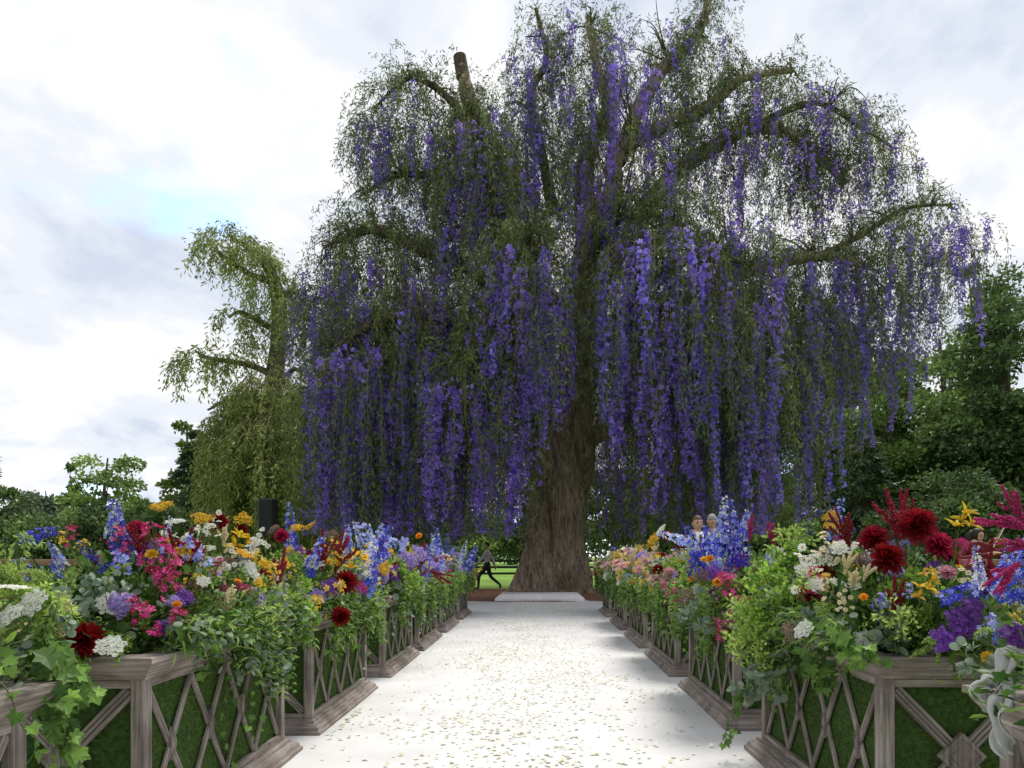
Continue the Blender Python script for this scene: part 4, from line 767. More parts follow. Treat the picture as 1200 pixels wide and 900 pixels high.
# unit stem, slightly bowed, along +z, scaled to length when placed
V, F = tube(smooth_path([(0, 0, 0), (.03, .01, .5), (0, 0, 1)], 8), .0034, 5); STEM = MB().add(V, F, 0, .5, True).mesh('stem', M['stemgreen'])
mbL = MB().add(V, F, 0, .5, True); g = rg(7)
for k in range(5):
    z = .3+.12*k; a = k*2.4; d = unit(np.array([[math.cos(a), math.sin(a), .6]])); mbL.inst(*LEAF8, np.array([[.02, 0, z]]), frames(d, np.array([0.])), np.array([[.02, .06, .06]]), 0, [.4+.1*k])
DESC = dict(delphinium_blue=('deep blue delphinium spike', 'delphinium'), delphinium_pale=('pale blue delphinium spike', 'delphinium'), larkspur_white=('white larkspur spike', 'larkspur'), dahlia_red=('dark red full dahlia', 'dahlia'), dahlia_crimson=('crimson full dahlia', 'dahlia'),
  bloom_peach=('peach full round bloom', 'flower'), bloom_white=('white full round bloom', 'flower'), bloom_pink=('pink full round bloom', 'flower'), yarrow=('flat yellow yarrow head', 'yarrow'), sedum=('brownish pink sedum head', 'sedum'), statice=('deep purple clustered flower head', 'flower'), hydrangea=('lavender domed flower head', 'flower'),
  goldenrod=('lime green domed flower head', 'flower'), celosia=('magenta domed flower head', 'flower'), amaranth=('crimson amaranth plume', 'amaranth'), amaranth_pink=('bright magenta amaranth plume', 'amaranth'), astilbe=('cream feathery astilbe plume', 'astilbe'), amaranth_green=('drooping lime green amaranth tassel', 'amaranth'), veronica=('white tapering flower spike', 'flower'),
  stock=('magenta spray of round florets', 'flower'), snapdragon_yellow=('yellow spray of round florets', 'flower'), phlox=('pale blue spray of round florets', 'flower'), snapdragon_pink=('pink spray of round florets', 'flower'), lace_flower=('white flat lace flower umbel', 'lace flower'), daisy_spray=('spray of small white daisies', 'daisies'), feverfew=('spray of small cream daisies', 'daisies'),
  marigold=('orange marigold', 'marigold'), calendula=('yellow orange calendula', 'calendula'), cosmos=('magenta open cosmos', 'cosmos'), lily=('yellow lily cluster', 'lily'), globe_thistle=('grey blue globe thistle', 'thistle'), oat_grass=('nodding cluster of green oat heads', 'oat stems'), maidenhair_fern=('bright green maidenhair clump', 'fern'), lime_foliage=('lime green leafy sprig', 'leafy sprig'), boxwood_sprig=('dark green leafy sprig', 'leafy sprig'), eucalyptus_sprig=('grey green round-leaved eucalyptus sprig', 'eucalyptus'))
NAME = dict(delphinium_blue='delphinium', delphinium_pale='delphinium', larkspur_white='larkspur', dahlia_red='dahlia', dahlia_crimson='dahlia', bloom_peach='full_bloom', bloom_white='full_bloom', bloom_pink='full_bloom', amaranth_pink='amaranth', amaranth_green='amaranth', snapdragon_yellow='snapdragon', snapdragon_pink='snapdragon', oat_grass='oat_cluster', lime_foliage='leafy_sprig')
GREEN = {'oat_grass', 'maidenhair_fern', 'lime_foliage', 'boxwood_sprig', 'eucalyptus_sprig'}
GF = rg(4242); NFL = 0
def place(kind, pos, side, i, size=1.0, ax=None, label=None, stem=True):
    """a flower whose head sits at pos (world), rooted in the soil of planter (side, i)"""
    global NFL
    px_, py_ = PLANTERS[(side, i)]; me = SP[kind][int(GF.integers(len(SP[kind])))]
    root = np.array([np.clip(px_+(pos[0]-px_)*.45, px_-HX+.08, px_+HX-.08), np.clip(py_+(pos[1]-py_)*.75, py_-HY+.08, py_+HY-.08), ZC-.03])
    if ax is None:
        ax = unit(np.array([pos[0]-px_, (pos[1]-py_)*.5, .55])+GF.normal(0, .22, 3)); ax[2] = max(ax[2], .15)
        if kind.startswith('delphinium') or kind.startswith('larkspur') or kind.startswith('amaranth') and kind != 'amaranth_green' or kind in ('astilbe', 'lily'): ax = unit(np.array([ax[0]*.4, ax[1]*.4, 1])+GF.normal(0, .12, 3))
        elif not kind in GREEN: ax = unit(ax+np.array([0, -.45, 0]))
    ax = unit(np.asarray(ax, float)); q = Vector(ax).to_track_quat('Z', 'Y') @ Quaternion((0, 0, 1), GF.uniform(0, 6.28))
    d = DESC[kind]; lab = label or f'{d[0]} in the {ORD[i]} planter from the platform, {SIDE[side]} row'
    e = empty(NAME.get(kind, kind), root, lab, d[1], f'each {d[0]} in the {ORD[i]} planter, {SIDE[side]} row' if not label else None)
    link('leaves' if kind in GREEN else 'flower_head', me, e, np.asarray(pos)-root, q, size)
    tip = np.asarray(pos)-ax*.05*size-root; ln = float(np.linalg.norm(tip))
    if stem: link('stem', STEM, e, (0, 0, 0), Vector(tip).to_track_quat('Z', 'Y'), (1, 1, ln))
    NFL += 1; return e
# --- greenery mounds, one mass of leaves per planter
AX, AY, AZ, ZM = .50, .98, .40, .80
def mound(seed, n, spill, near=False):
    g = rg(seed); mb = MB(); kinds = [(LEAF8, 0, .046, .45), (LEAF8, 1, .036, .42), (IVY, 2, .044, 1.0), (ROUND, 3, .034, .9), (LEAF8, 4, .060, .18), (LEAF8, 5, .04, .5)]
    for ki, (T, mi, ls, wd) in enumerate(kinds):
        m = int(n*(.30, .18, .18, .12, .12, .10)[ki]); a = g.uniform(0, 6.28, m); e = np.arcsin(g.uniform(-.25, 1, m)); rad = 1-.45*g.random(m)**1.6
        lump = 1+.10*np.sin(a*5+seed)+.08*np.sin(a*9+e*7+seed*2)
        dirs = np.stack([np.cos(a)*np.cos(e), np.sin(a)*np.cos(e), np.sin(e)], 1); P = dirs*(rad*lump)[:, None]*np.array([AX, AY, AZ])+np.array([0, 0, ZM+.04])
        ok = ~((np.abs(P[:, 0]) < HX+.075) & (np.abs(P[:, 1]) < HY+.075) & (P[:, 2] < ZC)) & (P[:, 2] > .70); P, dirs = P[ok], dirs[ok]; m = len(P)
        d = unit(dirs*.7+rdir(g, m)*.8+np.array([0, 0, .25])); s = ls*g.uniform(.6, 1.4, m)
        mb.inst(*T, P, frames(d, g.uniform(0, 6.28, m)), np.stack([s*wd, s, s], 1), mi, np.clip(g.normal(.4, .28, m), 0, 1), True)
    # leaves spilling over the aisle side in uneven tongues
    for ki, (T, mi, ls, wd) in enumerate(kinds):
        m = int(n*spill*((.05, .18, .20, .20, .18, .04) if near else (.08, .26, .22, .10, .16, .03))[ki]); yy = g.uniform(-.9, 1.0, m)*HY*1.05; ton = .5+.5*np.sin(yy*8.5+seed*1.3)*np.sin(yy*3.7+seed)
        if m == 0: continue
        if near: ton = np.where(yy < -.15*HY, ton*.12, ton)
        zz = 1.0-(.12+(.44 if spill > .5 else .42)*ton)*g.random(m)**.8; xx = HX+.085+np.where(zz > ZC, g.uniform(-.05, .13, m), g.uniform(0, .09, m)); P = np.stack([xx, yy, zz], 1)
        d = unit(np.array([.5, 0, -.45])+rdir(g, m)*.8); s = ls*g.uniform(.55, 1.2, m)
        mb.inst(*T, P, frames(d, g.uniform(-.9, .9, m)), np.stack([s*wd, s, s], 1), mi, np.clip(g.normal(.55, .28, m), 0, 1), True)
    # fine stems crossing through
    m = n//16; a = g.uniform(0, 6.28, m); e = g.uniform(.0, 1.4, m)
    for k in range(m):
        dr = np.array([math.cos(a[k])*math.cos(e[k])*AX, math.sin(a[k])*math.cos(e[k])*AY, math.sin(e[k])*AZ])*g.uniform(.85, 1.2); b = np.array([np.clip(dr[0]*.5, -.25, .25), np.clip(dr[1]*.7, -.68, .68), ZM]); stemlet(mb, b, dr+np.array([0, 0, ZM+.05]), .0018, 6, -.08)
    return mb.mesh('greenery', [M[k] for k in ('leafgreen', 'fresh', 'ivy', 'greygreen', 'lime', 'boxdark', 'stemgreen')])
petalmat('boxdark', (.010, .026, .006), (.05, .095, .02))
MOUND = [mound(50+k, 4600, .52) for k in range(4)]; MOUND1 = [mound(60+k, 6400, .40, True) for k in range(2)]; MOUND0 = [mound(66+k, 3600, 0, True) for k in range(2)]
for (sd, i), (x, y) in PLANTERS.items():
    rr_ = sd == 'R'; o = link('planter_greenery', MOUND0[rr_] if i == 0 else (MOUND1[rr_] if i == 1 else MOUND[(i+rr_*2) % 4]), None, (x, y, 0), None, (-1 if rr_ else 1, 1, 1))
    tag(o, f'mixed green leaves filling the {ORD[i]} planter from the platform, {SIDE[sd]} row', 'greenery', kind='stuff')
# --- heroes: kind, px, py, planter, distance, size, axis
HERO = [
 # left row, nearest planters
 ('delphinium_blue', 130, 668, 'L', 1, 3.15, .80, (0, 0, 1)), ('delphinium_pale', 133, 630, 'L', 1, 3.17, .40, (.05, 0, 1)), ('delphinium_blue', 118, 690, 'L', 1, 3.1, .5, (-.3, 0, 1)), ('delphinium_blue', 152, 668, 'L', 1, 3.3, .42, (.2, 0, 1)), ('delphinium_blue', 28, 634, 'L', 1, 2.95, .5, (1, -.2, .12)),
 ('delphinium_pale', 75, 665, 'L', 1, 3.0, .36, (-.4, -.2, 1)), ('delphinium_blue', 80, 706, 'L', 1, 2.9, .40, (-.2, -.3, 1)), ('delphinium_pale', 187, 640, 'L', 1, 3.5, .35, (.5, 0, 1)),
 ('yarrow', 189, 594, 'L', 1, 3.4, 1.0, (0, -.5, 1)), ('yarrow', 237, 608, 'L', 1, 3.7, 1.0, (.35, -.6, 1)), ('yarrow', 285, 609, 'L', 2, 4.9, 1.2, (.45, -.7, .8)), ('yarrow', 348, 619, 'L', 2, 5.2, 1.0, (0, -.6, 1)), ('yarrow', 362, 618, 'L', 2, 5.3, .9, (-.6, 0, .8)),
 ('stock', 185, 668, 'L', 1, 3.05, 1.25, (.1, -.4, 1)), ('stock', 195, 690, 'L', 1, 3.05, 1.0, (.4, -.4, .6)), ('stock', 175, 735, 'L', 1, 2.85, .9, (.1, -.5, .5)), ('stock', 85, 640, 'L', 1, 3.5, .55, (0, 0, 1)), ('stock', 100, 665, 'L', 1, 3.4, .4, (0, 0, 1)),
 ('dahlia_red', 100, 750, 'L', 1, 2.66, .95, (-.1, -1, .35)), ('dahlia_crimson', 222, 648, 'L', 1, 3.4, .95, (.4, -.6, .7)), ('amaranth', 215, 672, 'L', 1, 3.3, .9, (.3, -.2, 1)), ('dahlia_crimson', 160, 622, 'L', 1, 3.6, .8, (.1, -.6, .8)), ('calendula', 178, 650, 'L', 1, 3.0, .8, (0, -.8, .6)),
 ('dahlia_red', 256, 612, 'L', 1, 4.0, .8, (0, -.7, .6)), ('dahlia_red', 282, 622, 'L', 2, 4.9, .7, (0, -.7, .6)), ('lace_flower', 130, 758, 'L', 1, 2.56, .8, (.35, -.55, .75)), ('lace_flower', 40, 706, 'L', 0, 2.1, .75, (-.2, -.85, .5)), ('lace_flower', 12, 722, 'L', 0, 2.05, .6, (-.2, -.8, .6)), ('lace_flower', 15, 690, 'L', 0, 2.1, .7, (.1, 0, 1)),
 ('daisy_spray', 225, 628, 'L', 1, 3.7, 1.1, (0, -.3, 1)), ('daisy_spray', 240, 618, 'L', 1, 3.8, .9, None), ('lace_flower', 205, 612, 'L', 1, 3.7, .8, (0, -.3, 1)), ('feverfew', 282, 650, 'L', 1, 3.9, 1.2, (.2, -.4, 1)), ('daisy_spray', 300, 635, 'L', 2, 4.9, 1.1, None),
 ('sedum', 150, 712, 'L', 1, 2.85, .75, (0, -.7, .7)), ('sedum', 280, 700, 'L', 1, 3.6, .9, (.5, -.5, .6)), ('sedum', 300, 690, 'L', 1, 4.0, 1.0, (.6, -.4, .6)), ('celosia', 285, 692, 'L', 1, 3.5, .7, (.4, -.6, .6)), ('marigold', 312, 677, 'L', 1, 4.0, .95, (.4, -.8, .4)), ('astilbe', 262, 640, 'L', 1, 3.8, .5, None),
 ('statice', 193, 735, 'L', 1, 2.9, .55, (.4, -.6, .5)), ('statice', 238, 735, 'L', 1, 3.1, .5, (.6, -.5, .4)), ('hydrangea', 205, 706, 'L', 1, 3.0, .45, (.4, -.5, .6)), ('statice', 262, 752, 'L', 1, 3.2, .4, (.7, -.5, .3)), ('oat_grass', 262, 722, 'L', 1, 3.3, 1.05, (.3, -.3, .8)), ('oat_grass', 285, 735, 'L', 1, 3.4, .9, (.6, -.3, .4)), ('oat_grass', 270, 628, 'L', 2, 4.8, 1.0, (0, -.4, 1)), ('oat_grass', 45, 660, 'L', 1, 2.9, .9, (-.3, -.3, .9)),
 ('lily', 278, 640, 'L', 1, 4.1, .9, None), ('snapdragon_yellow', 92, 648, 'L', 1, 3.1, .35, (.5, 0, 1)), ('snapdragon_yellow', 75, 638, 'L', 1, 3.0, .3, (-.3, 0, 1)), ('maidenhair_fern', 345, 705, 'L', 1, 4.2, 1.1, (.7, -.2, .1)), ('maidenhair_fern', 352, 735, 'L', 1, 4.2, .9, (.8, -.2, -.4)), ('maidenhair_fern', 340, 665, 'L', 2, 4.9, 1.0, (.4, -.3, .8)), ('veronica', 292, 650, 'L', 1, 3.9, .55, None), ('veronica', 335, 690, 'L', 1, 4.1, .6, (.3, 0, -1)),
 ('amaranth', 378, 668, 'L', 2, 4.95, 1.15, (.05, -.1, 1)), ('amaranth', 392, 672, 'L', 2, 5.0, 1.0, (.35, -.1, 1)), ('dahlia_red', 405, 682, 'L', 2, 5.0, 1.2, (.4, -.8, .4)), ('dahlia_red', 399, 722, 'L', 2, 4.72, .95, (.7, -.7, .1)), ('celosia', 422, 690, 'L', 2, 5.1, 1.0, (.7, -.6, .4)), ('snapdragon_yellow', 392, 660, 'L', 2, 5.0, .9, (0, -.3, 1)), ('lily', 415, 660, 'L', 2, 5.3, 1.1, (.3, -.3, 1)), ('lace_flower', 368, 660, 'L', 2, 4.9, 1.1, (.2, -.7, .7)),
 ('statice', 388, 688, 'L', 2, 4.9, .95, (.3, -.8, .4)), ('hydrangea', 372, 700, 'L', 2, 4.85, .8, (.2, -.8, .4)), ('sedum', 388, 628, 'L', 2, 5.8, 1.0, (0, -.5, 1)), ('sedum', 322, 622, 'L', 2, 5.6, .9, None), ('dahlia_crimson', 330, 628, 'L', 2, 5.5, .8, (0, -.8, .5)),
 ('hydrangea', 478, 658, 'L', 3, 7.4, 1.5, (.5, -.6, .6)), ('hydrangea', 490, 650, 'L', 3, 7.7, 1.3, None), ('statice', 460, 672, 'L', 3, 7.2, 1.4, (.5, -.7, .5)), ('maidenhair_fern', 470, 680, 'L', 3, 7.3, 1.6, (.6, -.3, .4)), ('phlox', 425, 640, 'L', 3, 7.4, 1.3, None), ('phlox', 455, 638, 'L', 3, 7.6, 1.5, None), ('delphinium_pale', 420, 640, 'L', 3, 7.3, .6, None), ('amaranth', 440, 640, 'L', 3, 7.8, .9, (.9, 0, .4)), ('amaranth', 505, 668, 'L', 3, 8.0, 1.1, (.8, 0, -.5)), ('marigold', 491, 628, 'L', 4, 9.4, 1.4, None),
 # right row
 ('dahlia_red', 1074, 616, 'R', 1, 3.0, 1.1, (-.1, -1, .35)), ('dahlia_red', 1024, 632, 'R', 1, 3.1, .9, (-.3, -.6, .75)), ('dahlia_red', 1040, 655, 'R', 1, 2.95, .98, (-.2, -.8, .6)), ('dahlia_crimson', 1098, 640, 'R', 1, 3.1, .95, (.3, -.8, .5)), ('dahlia_red', 1092, 634, 'R', 1, 3.25, .9, (.4, -.5, .7)), ('amaranth', 1052, 632, 'R', 1, 3.2, .95, (-.25, 0, 1)), ('amaranth', 1060, 625, 'R', 1, 3.25, .8, (-.1, 0, 1)),
 ('amaranth', 995, 640, 'R', 1, 3.2, .75, (-.35, 0, 1)), ('dahlia_crimson', 1112, 655, 'R', 1, 3.2, .7, (.5, -.7, .5)), ('celosia', 1138, 668, 'R', 1, 3.0, .9, (.3, -.7, .6)), ('amaranth_pink', 1204, 618, 'R', 0, 2.05, .62, (-1, 0, .14)), ('amaranth_pink', 1207, 640, 'R', 0, 2.0, .4, (-1, 0, .1)), ('amaranth_pink', 1195, 660, 'R', 0, 1.95, .55, (-.9, -.2, -.5)), ('amaranth_pink', 1198, 612, 'R', 0, 2.1, .5, (-.6, 0, 1)),
 ('lily', 1126, 614, 'R', 1, 2.95, .75, (.1, -.4, 1)), ('lily', 1082, 695, 'R', 1, 2.7, .5, (0, -.7, .5)), ('lily', 1090, 677, 'R', 1, 2.72, .4, (0, -.5, .8)), ('celosia', 1125, 640, 'R', 1, 3.1, .7, None),
 ('delphinium_blue', 1100, 703, 'R', 1, 2.7, .5, (.9, -.3, .2)), ('delphinium_blue', 1130, 690, 'R', 1, 2.75, .6, (.6, -.2, .5)), ('delphinium_blue', 1160, 700, 'R', 0, 2.15, .38, (.3, -.3, 1)), ('delphinium_blue', 1185, 702, 'R', 0, 2.05, .40, (.1, -.3, 1)), ('delphinium_pale', 1148, 694, 'R', 0, 2.2, .34, (-.2, -.2, 1)), ('delphinium_blue', 1198, 675, 'R', 0, 2.1, .32, (0, -.2, 1)),
 ('statice', 1125, 732, 'R', 1, 2.65, .95, (.1, -.9, .4)), ('statice', 1105, 750, 'R', 1, 2.62, .7, (-.2, -.9, .2)), ('statice', 1190, 745, 'R', 0, 2.0, .6, (-.2, -.8, .3)), ('bloom_pink', 1110, 672, 'R', 1, 2.9, .5, (0, -.6, .8)),
 ('yarrow', 974, 606, 'R', 1, 3.6, .95, (-.2, -.6, 1)), ('yarrow', 978, 619, 'R', 1, 3.5, .95, (.1, -.6, .9)), ('globe_thistle', 960, 601, 'R', 1, 3.6, 1.0, (0, 0, 1)), ('globe_thistle', 998, 622, 'R', 1, 3.4, .9, (.2, 0, 1)), ('daisy_spray', 958, 650, 'R', 1, 3.5, 1.2, (-.2, -.5, .9)), ('daisy_spray', 948, 672, 'R', 1, 3.3, 1.2, (-.3, -.6, .7)), ('lace_flower', 945, 668, 'R', 1, 3.25, .75, (-.3, -.7, .7)), ('lace_flower', 955, 685, 'R', 1, 3.1, .6, (-.3, -.7, .6)), ('astilbe', 1000, 690, 'R', 1, 3.0, .5, (-.2, -.4, .4)), ('astilbe', 990, 672, 'R', 1, 3.05, .5, (.1, -.3, .9)), ('lace_flower', 942, 738, 'R', 1, 2.95, .7, (-.7, -.4, .5)), ('feverfew', 975, 640, 'R', 1, 3.4, 1.1, None),
 ('maidenhair_fern', 905, 690, 'R', 1, 3.75, 1.35, (-.6, -.3, .5)), ('maidenhair_fern', 920, 668, 'R', 1, 3.8, 1.2, (-.3, -.3, .9)), ('maidenhair_fern', 897, 725, 'R', 1, 3.7, 1.15, (-.8, -.2, -.1)), ('maidenhair_fern', 925, 700, 'R', 1, 3.5, 1.1, (-.6, -.3, .4)), ('lime_foliage', 880, 725, 'R', 1, 3.95, 1.1, (-.7, -.3, .2)), ('lime_foliage', 890, 760, 'R', 1, 3.7, 1.2, (-.8, -.3, -.1)), ('lime_foliage', 925, 640, 'R', 1, 4.0, 1.2, (0, -.3, 1)), ('lime_foliage', 870, 750, 'R', 1, 4.0, 1.0, (-.8, -.3, .1)), ('eucalyptus_sprig', 900, 790, 'R', 1, 3.55, 1.0, (-.7, -.3, -.5)), ('eucalyptus_sprig', 885, 800, 'R', 1, 3.75, .9, (-.7, -.3, -.6)), ('eucalyptus_sprig', 955, 740, 'R', 1, 3.1, .8, None), ('eucalyptus_sprig', 1150, 778, 'R', 0, 2.3, .7, (-.6, -.3, .4)), ('goldenrod', 1180, 730, 'R', 0, 2.1, .6, None), ('goldenrod', 1155, 745, 'R', 0, 2.2, .6, None), ('eucalyptus_sprig', 1195, 820, 'R', 0, 2.2, .6, (-.7, .3, .3)), ('boxwood_sprig', 945, 625, 'R', 1, 4.0, .8, (0, 0, 1)),
 ('delphinium_blue', 858, 668, 'R', 2, 5.2, 1.2, (0, 0, 1)), ('delphinium_pale', 852, 635, 'R', 2, 5.25, .75, (-.15, 0, 1)), ('delphinium_blue', 868, 665, 'R', 2, 5.1, 1.0, (.12, 0, 1)), ('delphinium_pale', 843, 655, 'R', 2, 5.3, .6, (-.1, 0, 1)), ('delphinium_blue', 845, 672, 'R', 2, 5.2, .9, (-.1, 0, 1)), ('delphinium_pale', 812, 645, 'R', 2, 5.6, .75, (-.9, 0, .45)), ('delphinium_pale', 868, 632, 'R', 2, 5.2, .5, (.2, 0, 1)), ('amaranth_pink', 878, 634, 'R', 2, 5.0, .75, (.15, 0, 1)), ('amaranth_pink', 908, 640, 'R', 1, 4.1, .6, (-.3, 0, 1)),
 ('marigold', 841, 682, 'R', 2, 4.85, 1.0, (-.3, -.9, .35)), ('marigold', 832, 655, 'R', 2, 5.1, .9, (-.2, -.7, .6)), ('calendula', 825, 656, 'R', 2, 5.2, .9, (-.4, -.6, .6)), ('stock', 852, 705, 'R', 2, 4.9, 1.1, (-.2, -.4, .8)), ('stock', 850, 725, 'R', 2, 4.85, 1.0, (-.3, -.4, -.6)), ('statice', 835, 672, 'R', 2, 5.0, .9, (-.3, -.8, .4)), ('dahlia_red', 800, 638, 'R', 3, 7.2, 1.0, (-.2, -.8, .5)), ('dahlia_red', 783, 628, 'R', 3, 7.4, .8, None), ('sedum', 822, 675, 'R', 2, 5.0, 1.0, None), ('eucalyptus_sprig', 820, 720, 'R', 2, 5.0, 1.3, (-.7, -.4, .2)), ('sedum', 806, 700, 'R', 2, 5.3, 1.3, (-.7, -.5, .3)), ('lace_flower', 775, 622, 'R', 3, 7.6, 1.2, None), ('yarrow', 765, 634, 'R', 3, 8.0, 1.6, None), ('lime_foliage', 812, 660, 'R', 2, 5.5, 1.2, None)]
HERO += [('maidenhair_fern', 22, 712, 'L', 0, 2.2, .7, None), ('lime_foliage', 48, 705, 'L', 0, 2.25, .7, None), ('oat_grass', 20, 668, 'L', 0, 2.25, .7, (0, -.3, 1)), ('goldenrod', 42, 678, 'L', 0, 2.3, .7, None), ('lime_foliage', 5, 690, 'L', 0, 2.2, .8, None), ('boxwood_sprig', 30, 740, 'L', 0, 2.2, .8, None), ('goldenrod', 8, 672, 'L', 0, 2.2, .6, None), ('dahlia_crimson', 112, 660, 'L', 1, 3.5, .5, None), ('eucalyptus_sprig', 60, 735, 'L', 0, 2.3, .7, None)]
HERO += [('eucalyptus_sprig', 234, 762, 'L', 1, 3.2, .8, (.8, -.3, .2)), ('eucalyptus_sprig', 322, 770, 'L', 1, 3.85, .9, (.8, -.2, -.3)), ('eucalyptus_sprig', 284, 778, 'L', 1, 3.45, .8, (.8, -.2, -.4)), ('oat_grass', 316, 748, 'L', 1, 3.7, 1.0, (.8, -.3, .3)), ('sedum', 328, 708, 'L', 1, 3.95, 1.0, (.7, -.5, .4)), ('sedum', 250, 715, 'L', 1, 3.3, .7, (.5, -.6, .5)), ('goldenrod', 330, 752, 'L', 1, 3.9, 1.0, (.8, -.4, .1)), ('lime_foliage', 236, 745, 'L', 1, 3.1, .8, (.6, -.5, .3)),
 ('statice', 238, 730, 'L', 1, 3.1, .45, (.5, -.7, .4)), ('veronica', 320, 720, 'L', 1, 3.95, .5, (.5, -.3, -.6)), ('daisy_spray', 262, 660, 'L', 1, 3.5, .8, (.3, -.6, .6)), ('feverfew', 250, 680, 'L', 1, 3.4, .8, (.4, -.6, .5)), ('hydrangea', 290, 740, 'L', 1, 3.45, .45, (.7, -.5, .3)), ('celosia', 262, 690, 'L', 1, 3.4, .5, (.5, -.6, .5)),
 ('sedum', 930, 740, 'R', 1, 3.2, .9, (-.7, -.5, .4)), ('goldenrod', 965, 715, 'R', 1, 3.0, .8, (-.4, -.7, .4)), ('oat_grass', 950, 715, 'R', 1, 3.1, .8, (-.7, -.4, .4)), ('feverfew', 985, 705, 'R', 1, 2.95, .7, (-.2, -.7, .5)), ('astilbe', 1012, 680, 'R', 1, 2.95, .4, (.1, -.4, .8)), ('lime_foliage', 1040, 720, 'R', 1, 2.75, .7, (0, -.8, .4)), ('phlox', 1060, 700, 'R', 1, 2.8, .4, (0, -.6, .7)), ('marigold', 1012, 700, 'R', 1, 2.8, .5, (-.1, -.9, .3))]
def hero(kind, px, py, sd, i, d, size, ax): place(kind, W(px, py, d), sd, i, size, ax)
for h in HERO: hero(*h)
# --- random filling of the mounds, aisle side and top
MIX_N = dict(lace_flower=5, daisy_spray=4, feverfew=3, delphinium_blue=2, stock=3, yarrow=2, sedum=4, statice=3, hydrangea=2, marigold=2, calendula=2, dahlia_red=2, amaranth=2, maidenhair_fern=4, lime_foliage=7, boxwood_sprig=7, eucalyptus_sprig=6, oat_grass=2, astilbe=1, goldenrod=4, phlox=2, amaranth_green=3, snapdragon_yellow=2, cosmos=2)
MIX_L = dict(phlox=8, delphinium_pale=3, delphinium_blue=3, hydrangea=5, statice=4, daisy_spray=6, lace_flower=5, snapdragon_yellow=6, calendula=5, yarrow=4, dahlia_crimson=3, dahlia_red=2, stock=3, feverfew=4, bloom_white=3, sedum=3, amaranth=2, goldenrod=8, lime_foliage=12, maidenhair_fern=7, boxwood_sprig=4, eucalyptus_sprig=4, marigold=2)
MIX_R = dict(feverfew=8, daisy_spray=5, astilbe=6, bloom_peach=6, bloom_white=5, snapdragon_yellow=7, yarrow=5, calendula=4, phlox=5, snapdragon_pink=5, statice=4, dahlia_crimson=3, dahlia_red=2, lace_flower=6, goldenrod=7, sedum=5, lime_foliage=9, eucalyptus_sprig=6, boxwood_sprig=4, hydrangea=3, marigold=2, bloom_pink=2)
def fill(sd, i, n, mixw, smul, lift=.0):
    x, y = PLANTERS[(sd, i)]; ks = list(mixw); pw = np.array([mixw[k] for k in ks], float); pw /= pw.sum(); inw = 1 if sd == 'L' else -1
    for k in range(n):
        kind = ks[int(GF.choice(len(ks), p=pw))]; u = GF.random()
        a = GF.uniform(-1.75, 1.75) if u < .8 else GF.uniform(-3.14, 3.14); e = math.asin(GF.uniform(.02, 1))
        rad = GF.uniform(.93, 1.12)+(.12 if 'delphinium' in kind or kind in ('yarrow', 'lace_flower', 'phlox') and e > .6 else 0)
        if kind in GREEN: rad = GF.uniform(.82, 1.0); e = min(e, GF.uniform(.05, 1.3))
        p = np.array([x+inw*AX*rad*math.cos(a)*math.cos(e), y+AY*rad*math.sin(a)*math.cos(e), ZM+.06+AZ*rad*math.sin(e)+lift])
        if p[2] < ZC+.01 and abs(p[0]-x) < HX+.07: p[2] = ZC+.05
        place(kind, p, sd, i, smul*GF.uniform(.75, 1.15))
for sd in 'LR':
    fill(sd, 0, 26 if sd == 'L' else 16, MIX_N, .8); fill(sd, 1, 60, MIX_N, .8); fill(sd, 1, 26, dict(daisy_spray=5, feverfew=5, lace_flower=3, snapdragon_yellow=3, phlox=2, goldenrod=4, cosmos=2, calendula=2), .55); fill(sd, 1, 30, dict(stock=4, sedum=4, statice=3, dahlia_crimson=2, amaranth=2, snapdragon_yellow=3, oat_grass=4, hydrangea=2, marigold=2, phlox=3, maidenhair_fern=4), .6); fill(sd, 2, 84, MIX_N if sd == 'R' else MIX_N | dict(lily=3, snapdragon_yellow=6), .95)
    for i in (3, 4, 5, 6): fill(sd, i, 92 if i < 6 else 74, MIX_L if sd == 'L' else MIX_R, 1.15)
